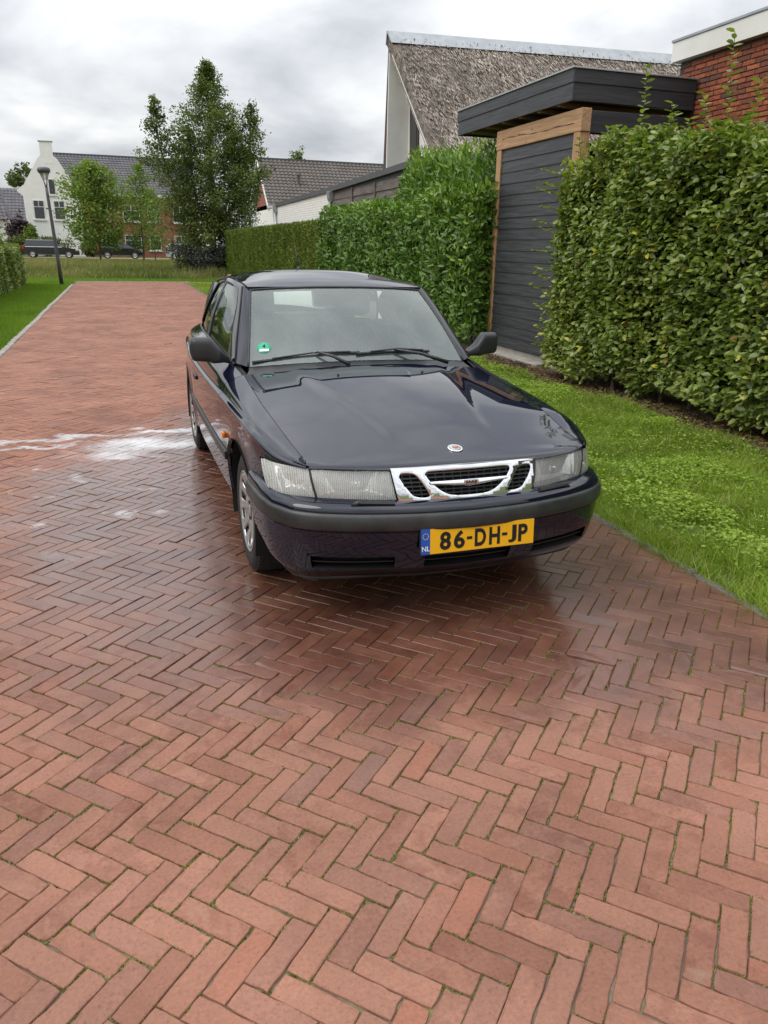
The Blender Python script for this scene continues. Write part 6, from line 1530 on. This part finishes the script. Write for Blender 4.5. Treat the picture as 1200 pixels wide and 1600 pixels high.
tag(leaf_cloud('reed_tufts', np.c_[rx_, ry_, rz_], np.tile(dn, (n_, 1)) + un * (.10 + .16 * RG.random(n_))[:, None] + RG.normal(0, .16, (n_, 3)), np.tile(un, (n_, 1)) + RG.normal(0, .25, (n_, 3)), .16 + .16 * RG.random(n_), .035, M['reed'], th, tn_, .2, .1), kind='stuff')
fy = .66; mb = MB(); mb.prism([(.02, AP - .05), (fy, 4.2), (fy + .12, 2.6), (fy - .20, 2.6), (fy - .30, 4.2), (.03, AP - .5)], 0, 0.0, 15); mb.build('thatch', M['reed_edge'], th)
# gable wall set back under the roof, white barge lining, windows
gz = lambda y: AP + slope * y - .42
mb = MB(); mb.prism([(-.02, AP - .55), (fy - .30, 4.2), (fy - .26, 0), (ylow + .3, 0), (ylow + .3, gz(ylow + .3))], 0, .75, .9); mb.build('gable_wall', M['white_wall'], th)
for yy in (0,):
    mb = MB(); mb.prism([(-.06, AP - .40), (-.10, AP - .58), (ylow, AP + slope * ylow - .52), (ylow, AP + slope * ylow - .34)], 0, .006, .75); mb.build('soffit', M['white_wall'], th)
    mb = MB(); mb.prism([(.026, AP - .50), (-.03, AP - .54), (fy - .38, 4.2), (fy - .30, 2.6), (fy - .205, 2.6), (fy - .305, 4.2)], 0, .004, .75); mb.build('soffit', M['white_wall'], th)
mb = MB(); mb.prism([(-.30, AP - .60), (-.33, AP - .66), (ylow, AP + slope * ylow - .40), (ylow, AP + slope * ylow - .32)], 0, -.012, .02); mb.build('barge_board', M['white_trim'], th)
for y0, y1, zt in ((-.90, -.12, 6.1), (-2.12, -1.52, 5.2)):
    mb = MB(); mb.box(.69, .749, y0, y1, 2.6, zt); w_ = mb.build('window', M['brown_frame'], th)
    mb = MB(); mb.box(.675, .689, y0 + .12, y1 - .30, 2.7, zt - .12); mb.build('pane', M['far_glass'], w_)
mb = MB(); mb.prism([(-.42, AP - .30), (0, AP + .12), (.12, AP + .12), (.22, AP - .25), (.16, AP - .25), (.06, AP + .04), (.02, AP + .04), (-.36, AP - .30)], 0, -.05, 15); mb.build('ridge', M['zinc'], th)
mb = MB(); mb.box(1.7, 14.9, ylow + .5, .3, 0, 3.0); mb.build('wall', M['white_wall'], th)

# ---------------------------------------------------------------- garage: white brick part and boarded part
def mat_whitebrick():
    t = NT('white_painted_brick'); p = t.obj()
    mp = t.n('ShaderNodeCombineXYZ', {0: t.n('ShaderNodeSeparateXYZ', {0: p}).outputs[1], 1: t.n('ShaderNodeSeparateXYZ', {0: p}).outputs[2]}).outputs[0]
    b = t.n('ShaderNodeTexBrick', {'Vector': mp, 'Scale': 1.0, 'Color1': (.74, .72, .68, 1), 'Color2': (.66, .64, .60, 1), 'Mortar': (.46, .45, .43, 1), 'Mortar Size': .008, 'Brick Width': .22, 'Row Height': .075})
    t.pbr(color=b.outputs['Color'], rough=.8, normal=t.bump(b.outputs['Fac'], -.4, .01)); return t.m
M['white_brick'] = mat_whitebrick(); M['grey_wood'] = mat_wood('weathered_grey_board', (.060, .048, .043), (.17, .14, .125), .9, 1)
M['roof_felt'] = simple('dark_roof_edge', (.060, .064, .068), .6, var=.15, bump=.1)
gar = empty('garage', (6.55, 25.0, 0)); tag(gar, 'flat garage with white brick end and weathered grey boarded side behind the hedges', 'garage')
mb = MB(); mb.box(0, 2.3, 0, 9.6, -.05, 3.22); mb.build('wall', M['white_brick'], gar)
mb = MB(); mb.box(.06, 2.3, -8.6, -.01, -.05, 3.35); mb.build('wall', M['roof_felt'], gar)
nbd = 9
for bay in range(4):
    ya = -8.6 + bay * 2.15; yb = ya + 2.13
    for k in range(nbd):
        mb = MB(); mb.prism([(.055, 0), (.012, 0), (.034, .225), (.055, .225)], 1, ya, yb); o = mb.build('board', M['grey_wood'], gar); o.location = (random.gauss(0, .004), 0, 1.25 + k * .215); o.rotation_euler = (random.gauss(0, .0018), 0, 0)
    mb = MB(); mb.box(-.02, .03, ya - .03, ya + .05, 1.2, 3.2); mb.build('batten', M['grey_wood'], gar)
mb = MB(); mb.prism([(-8.7, 3.36), (-.0, 3.22), (9.7, 3.14), (9.7, 3.28), (0, 3.36), (-8.7, 3.50)], 0, -.06, 2.4); mb.build('roof', M['roof_felt'], gar)
for y in (.10, 9.3):
    e0 = MB(); e0.tube([(-.07, y, 0), (-.07, y, 2.95)], .045, 10); pipe = e0.build('downpipe', M['zinc'], gar, smooth=True)
    mb = MB(); mb.prism([(-.16, 3.22), (.02, 3.22), (.0, 3.02), (-.04, 2.90), (-.10, 2.90), (-.14, 3.02)], 1, y - .13, y + .13); mb.build('hopper', M['zinc'], pipe, bevel=.01)

# ---------------------------------------------------------------- tiled houses
def mat_tile(name, col, spec=.4):
    t = NT(name); r = t.attr('rnd'); p = t.obj()
    c = t.mix(r, tuple(x * .88 for x in col), tuple(x * 1.12 for x in col)); c = t.mix(t.ramp(t.noise(p, .8, 5, .6), [(.4, 0.), (.7, .4)]), c, tuple(x * 1.5 for x in col))
    t.pbr(color=c, rough=.62, spec=spec * .6); return t.m
M['tile_grey'] = mat_tile('grey_roof_tile', (.105, .100, .110), .6); M['tile_brown'] = mat_tile('brown_grey_roof_tile', (.105, .092, .082), .5)
M['red_brick'] = simple('red_brick_far', (.24, .085, .055), .9, var=.25, scale=3, bump=.3)
def tiled_roof(name, parent, e0, e1, r0, r1, tw, tl, mat):
    """pantiles on the quad eave e0-e1, ridge r0-r1: every tile a small curved plate, joined into one part"""
    e0, e1, r0, r1 = map(np.array, (e0, e1, r0, r1)); nu = max(2, int(np.linalg.norm(e1 - e0) / tw)); nv = max(2, int(np.linalg.norm(r0 - e0) / tl))
    nn = np.cross(e1 - e0, r0 - e0); nn = nn / np.linalg.norm(nn); nn = nn if nn[2] > 0 else -nn
    Vt, Ft, Rt = [], [], []
    U, Vv = np.meshgrid(np.arange(nu), np.arange(nv), indexing='ij'); U = U.ravel(); Vv = Vv.ravel(); n = len(U)
    def pt(u, v, h): 
        a = e0 + (e1 - e0) * u[:, None]; b = r0 + (r1 - r0) * u[:, None]; return a + (b - a) * v[:, None] + nn * np.asarray(h).reshape(-1, 1)
    prof = [(0, .012), (.25, .065), (.5, .075), (.75, .035), (1.0, .008)]
    lay = []
    for du, hh in prof:
        lay.append(pt((U + du) / nu, Vv / nv, np.full(n, hh + .05))); lay.append(pt((U + du) / nu, (Vv + 1.05) / nv, np.full(n, hh)))
    bot = [pt((U + du) / nu, Vv / nv, np.full(n, hh - .01)) for du, hh in prof]
    V3 = np.stack(lay + bot, 1); k = V3.shape[1]
    F = [(2 * i, 2 * i + 2, 2 * i + 3, 2 * i + 1) for i in range(4)] + [(10 + i, 11 + i, 2 * i + 2, 2 * i) for i in range(4)]
    F = (np.array(F)[None] + (np.arange(n) * k)[:, None, None]).reshape(-1, 4)
    o = np_mesh(name, V3.reshape(-1, 3), F, mat, parent, smooth=False, attrs={'rnd': np.repeat(RG.random(n), k)}); tag(o, kind='stuff')
    sh = MB(); sh.add([e0, e1, r1, r0], [(0, 1, 2, 3)]); sh.build('roof_deck', mat, parent)
    return o
def far_window(parent, x0, x1, z0, z1, y, cross=True, frame=.07, col='white_trim'):
    w_ = MB(); w_.box(x0, x1, y - .06, y - .005, z0, z1); w = w_.build('window', M[col], parent)
    zt = z1 - (z1 - z0) * .34 if cross else z1; xm = (x0 + x1) / 2
    panes = [(x0 + frame, x1 - frame, z0 + frame, zt - frame * .6)] + ([(x0 + frame, xm - frame * .5, zt + frame * .4, z1 - frame), (xm + frame * .5, x1 - frame, zt + frame * .4, z1 - frame)] if cross else [])
    for a, b, c, d in panes: MB().box(a, b, y - .075, y - .061, c, d).build('pane', M['far_glass'], w)
    MB().box(x0 - .12, x1 + .12, y - .14, y - .005, z0 - .13, z0 - .01).build('sill', M[col], w)
    return w
# white gabled house (gable towards the street) with its grey roof running away to the right
wh = empty('gabled_house', (-5.9, 90, .18)); tag(wh, 'white plastered house with curved gable, chimney top and grey tiled roof', 'house')
gp = [(-2.35, 0), (2.9, 0), (2.9, 6.2), (1.1, 9.2), (.72, 9.55), (.72, 10.75), (-.42, 10.75), (-.42, 9.55), (-.8, 9.1), (-2.25, 6.75), (-2.7, 6.45), (-2.95, 6.2), (-2.9, 6.05), (-2.45, 5.7)]
MB().prism(gp, 1, 0, .5).build('gable_wall', M['white_wall'], wh)
MB().box(-.52, .82, -.06, .56, 10.752, 10.84).build('chimney_cap', M['concrete'], wh)
far_window(wh, -.0, .66, 5.9, 7.35, 0, False); far_window(wh, -1.62, -.58, 3.55, 5.35, 0); far_window(wh, .30, 1.34, 3.55, 5.35, 0); far_window(wh, -1.2, -.1, .35, 1.9, 0)
MB().box(.02, .64, -.02, .0, 8.8, 8.9).build('moulding', M['white_wall'], wh)
MB().prism([(-2.3, 0), (14.5, 0), (14.5, 6.2), (-2.3, 6.2)], 1, .6, 8).build('side_wall', M['red_brick'], wh)
tiled_roof('roof_tiles', wh, (2.0, .35, 6.15), (14.6, .35, 6.15), (.2, 4.3, 10.05), (14.6, 4.3, 10.05), .30, .36, M['tile_grey'])
MB().box(.3, 14.6, 4.2, 4.42, 10.05, 10.22).build('ridge_tiles', M['tile_grey'] if False else M['roof_felt'], wh)
MB().box(2.9, 14.6, .22, .40, 6.0, 6.22).build('gutter', M['white_trim'], wh)
for (a, b) in ((4.3, 5.5), (6.9, 8.6), (9.4, 10.6), (12.0, 13.4)):
    far_window(wh, a, b, .75, 2.25, .6); far_window(wh, a, b, 3.6, 5.2, .6)
MB().tube([(2.7, 2.0, 8.0), (2.7, 2.0, 8.75)], .12, 8).build('roof_vent', M['roof_felt'], wh)
# grey roofs further left
fl_ = empty('tiled_house', (-9.6, 102, .18)); tag(fl_, 'low house with grey tiled roof left of the white gable', 'house')
MB().box(-4.2, 3.2, 0, 7, 0, 3.4).build('wall', M['red_brick'], fl_)
tiled_roof('roof_tiles', fl_, (-4.4, -.3, 3.3), (3.4, -.3, 3.3), (-4.4, 4, 7.2), (3.4, 4, 7.2), .38, .45, M['tile_grey'])
far_window(fl_, 1.1, 1.9, 4.2, 5.1, .55, True)
fl2 = empty('tiled_house', (-13.3, 94, .18)); tag(fl2, 'house at the far left with steep grey roof edge', 'house')
MB().box(-6, 2.6, .3, 7, 0, 3.6).build('wall', M['white_wall'], fl2)
tiled_roof('roof_tiles', fl2, (-6, 0, 3.5), (3.0, 0, 3.5), (-6, 4.2, 8.0), (1.6, 4.2, 8.0), .38, .45, M['tile_grey'])
MB().add([(3.05, -.1, 3.4), (3.2, -.1, 3.4), (1.75, 4.3, 8.1), (1.6, 4.3, 8.1), (3.05, .1, 3.3), (3.2, .1, 3.3), (1.75, 4.5, 8.0), (1.6, 4.5, 8.0)], [(0, 1, 2, 3), (4, 7, 6, 5), (0, 4, 5, 1), (1, 5, 6, 2), (2, 6, 7, 3), (3, 7, 4, 0)]).build('verge_board', M['roof_felt'], fl2)
# dark tiled house behind the garage
dt = empty('tiled_house', (10.3, 60, .1)); tag(dt, 'house with brown-grey tiled roof and four small dormers behind the garage', 'house')
MB().prism([(.45, 0), (9.5, 0), (9.5, 4.3), (.45, 4.3)], 1, -2.4, 5).build('wall', M['white_wall'], dt)
tiled_roof('roof_tiles', dt, (.0, -3.0, 4.1), (12, -3.0, 4.1), (.0, 1.2, 7.45), (12, 1.2, 7.45), .30, .34, M['tile_brown'])
MB().add([(.45, -2.4, 4.0), (.45, 5.0, 4.0), (.45, 1.2, 7.2)], [(0, 1, 2)]).build('gable', M['red_brick'], dt)
MB().add([(-.06, -3.1, 4.0), (.1, -3.1, 4.0), (.1, 1.2, 7.5), (-.06, 1.2, 7.5), (-.06, -3.1, 3.78), (.1, -3.1, 3.78), (.1, 1.2, 7.28), (-.06, 1.2, 7.28)], [(0, 1, 2, 3), (4, 7, 6, 5), (0, 3, 7, 4), (1, 5, 6, 2), (0, 4, 5, 1), (2, 6, 7, 3)]).build('barge_board', M['white_trim'], dt)
MB().add([(-.06, 5.5, 4.0), (.1, 5.5, 4.0), (.1, 1.2, 7.5), (-.06, 1.2, 7.5), (-.06, 5.5, 3.78), (.1, 5.5, 3.78), (.1, 1.2, 7.28), (-.06, 1.2, 7.28)], [(0, 3, 2, 1), (4, 5, 6, 7), (0, 4, 7, 3), (1, 2, 6, 5), (0, 1, 5, 4), (2, 3, 7, 6)]).build('barge_board', M['white_trim'], dt)
MB().box(-.1, 12, 1.1, 1.32, 7.44, 7.58).build('ridge_tiles', M['roof_felt'], dt)
MB().box(-.1, 12, -3.15, -2.98, 3.98, 4.14).build('gutter', M['white_trim'], dt)
for i, x in enumerate((2.6, 8.4)): MB().tube([(x, -1.1, 5.5), (x, -1.1, 6.35)], [.10, .10], 8).tube([(x, -1.1, 6.3), (x, -1.1, 6.45)], [.17, .12], 8).build('roof_vent', M['roof_felt'], dt)
for x, z in ((3.6, 4.25), (5.15, 4.75), (6.6, 5.15), (8.3, 5.6)):
    yb = -3.0 + (z - 4.1) / (3.35 / 4.2); d_ = MB().box(x, x + 1.05, yb - 1.1, yb + .5, z - .35, z + .35).build('dormer', M['brown_frame'], dt)
    MB().box(x - .14, x + 1.2, yb - 1.2, yb + .6, z + .352, z + .47).build('dormer_roof', M['white_trim'], d_)

# ---------------------------------------------------------------- street lamp
M['pole'] = simple('dark_grey_pole', (.055, .06, .065), .5, var=.15, bump=.05)
lamp = empty('street_lamp', (-2.12, 33.66, -.03)); tag(lamp, 'dark street lamp with bowl-shaped head leaning slightly on the lawn', 'street lamp')
lamp.rotation_euler = (0, rad(-2.6), 0)
MB().tube([(0, 0, 0), (0, 0, 1.0), (0, 0, 3.25), (0, 0, 3.55)], [.075, .068, .055, .05], 14).build('pole', M['pole'], lamp, smooth=True)
for s in (-1, 1): MB().tube([(0, 0, 3.45), (.05 * s, 0, 3.75), (.17 * s, 0, 4.07)], [.03, .016, .012], 8).build('arm', M['pole'], lamp, smooth=True)
MB().lathe([(4.04, .001), (4.04, .17), (4.05, .21), (4.13, .235), (4.20, .22), (4.235, .15), (4.245, .001)], 28, 'z').build('lamp_head', M['pole'], lamp, smooth=True)
MB().lathe([(3.80, .05), (3.95, .10), (4.04, .155)], 20, 'z').build('lamp_glass', M['lens'], lamp, smooth=True)

# ---------------------------------------------------------------- far street with parked cars
fs = MB(); fs.box(-60, 60, 76.3, 83.5, -.05, .205); tag(fs.build('far_street', simple('far_brick_paving', (.28, .20, .16), .9, var=.15, scale=1.5, bump=.1)), kind='structure')
def small_car(name, label, loc, L, H, Wd, body, prof_rear, paint, group, rear_lamp=True, roofrail=False):
    """side profile extruded with tumblehome; front towards +x"""
    r = empty(name, loc); tag(r, label, 'car', group)
    h = L / 2
    lower = [(-h, .45), (-h + .03, .85), (-h + .12, .93), (h - 1.05, .93), (h - .35, .80), (h - .06, .66), (h, .50), (h - .03, .28), (-h + .04, .28)]
    roof = prof_rear; sec = []
    def ring(pts, yf): return pts
    n = len(lower); V = []; F = []
    for yv, ins in ((-Wd / 2 + .06, .05), (-Wd / 2, 0), (Wd / 2, 0), (Wd / 2 - .06, .05)):
        V += [(x * (1 - ins * .4), yv, z + (ins if z < .4 else -ins * .3)) for x, z in lower]
    for k in range(3): F += [(k * n + i, k * n + (i + 1) % n, (k + 1) * n + (i + 1) % n, (k + 1) * n + i) for i in range(n)]
    F += [tuple(range(n)), tuple(range(4 * n - 1, 3 * n - 1, -1))]
    MB().add(V, F).build('body', paint, r, angle=35)
    m_ = len(roof); V = []
    for s in (-1, 1):
        for x, z in roof:
            t_ = (z - .9) / (H - .9); V.append((x, s * (Wd / 2 - .05 - .20 * t_), z))
    F = [tuple(range(m_)), tuple(range(2 * m_ - 1, m_ - 1, -1))] + [(i, i + m_, (i + 1) % m_ + m_, (i + 1) % m_) for i in range(m_)]
    cab = MB().add(V, F).build('cabin', paint, r, angle=35)
    # side glass as separate panes standing just proud
    xs0, xs1 = min(x for x, z in roof), max(x for x, z in roof)
    for s in (-1, 1):
        zt = H - .13; zb = .96
        yv = lambda z: s * (Wd / 2 - .05 - .20 * (z - .9) / (H - .9) + .012)
        edge = [(xs0 + .22, xs0 + .42), (xs0 + .38 * (xs1 - xs0), xs0 + .38 * (xs1 - xs0)), (xs0 + .64 * (xs1 - xs0), xs0 + .64 * (xs1 - xs0)), (xs1 - .34, xs1 - .86)]
        for (b0_, t0_), (b1_, t1_) in zip(edge[:-1], edge[1:]):
            MB().add([(b0_ + .03, yv(zb), zb), (b1_ - .03, yv(zb), zb), (t1_ - .03, yv(zt), zt), (t0_ + .03, yv(zt), zt)], [(0, 1, 2, 3)]).build('side_window', M['far_glass'], r)
        if roofrail:
            MB().tube([(xs0 + .35, s * (Wd / 2 - .28), H + .03), (xs1 - 1.0, s * (Wd / 2 - .28), H + .03)], .03, 6).build('roof_rail', M['zinc'], r)
            MB().tube([(xs0 + .2, yv(.94), .94), (xs1 - .3, yv(.94), .94)], .02, 6).build('window_trim', M['chrome'], r)
        MB().box(h - .30, h - .05, min(s * .45, s * (Wd / 2 - .03)), max(s * .45, s * (Wd / 2 - .03)), .62, .74).build('headlight', M['lens'], r, bevel=.03)
        MB().box(-h - .01, -h + .20, min(s * .52, s * (Wd / 2 + .005)), max(s * .52, s * (Wd / 2 + .005)), .72, 1.02).build('tail_lamp', bpy.data.materials['tail_red'], r, bevel=.03)
        for xw in (-h + .82, h - .88):
            w = empty('wheel'); w.parent = r; w.location = (xw, s * (Wd / 2 - .10), .32)
            MB().lathe([(-.1, .2), (-.1, .29), (-.07, .32), (.07, .32), (.1, .29), (.1, .2)], 24).build('tyre', M['rubber'], w, smooth=True)
            MB().lathe([(.085, .215), (.09, .19), (.06, .17), (.06, .06), (.08, .05), (.08, .001)] if s > 0 else [(-.085, .215), (-.09, .19), (-.06, .17), (-.06, .06), (-.08, .05), (-.08, .001)], 20).build('rim', M['alloy'], w, smooth=True)
            for q in range(5):
                t_ = q * 2 * math.pi / 5; MB().box(-.02, .02, -.092 if s < 0 else .06, -.06 if s < 0 else .092, .05, .19, Matrix.Rotation(t_, 4, 'Y')).build('spoke', M['alloy'], w)
            MB().lathe([(-.04, .38), (.105, .385)] if s > 0 else [(.04, .38), (-.105, .385)], 24, 'y', (xw, s * (Wd / 2 - .10), .32)).build('wheel_opening', M['dark'], r)
    return r
est = [(-2.28, .90), (-2.20, 1.12), (-1.95, 1.43), (-1.5, 1.48), (-.2, 1.47), (.25, 1.38), (1.25, .92)]
small_car('parked_car', 'black estate car with roof rails parked on the far street before the white house', (-5.55, 79.3, .206), 4.7, 1.48, 1.82, None, est, M['black_paint'], 'cars parked on the far street', roofrail=True)
hat = [(-1.98, .90), (-1.92, 1.15), (-1.68, 1.43), (-1.2, 1.49), (-.1, 1.47), (.35, 1.36), (1.2, .92)]
small_car('parked_car', 'black hatchback parked on the far street before the red brick terrace', (.45, 79.0, .206), 4.1, 1.48, 1.75, None, hat, M['black_paint'], 'cars parked on the far street')
small_car('parked_car', 'silver hatchback half hidden by the large dark tree', (6.4, 79.3, .206), 4.0, 1.47, 1.72, None, hat, M['silver_paint'], 'cars parked on the far street')
small_car('parked_car', 'silver car behind the shrub thicket at the end of the clipped hedge', (10.8, 79.3, .206), 4.2, 1.47, 1.75, None, hat, M['silver_paint'], 'cars parked on the far street')
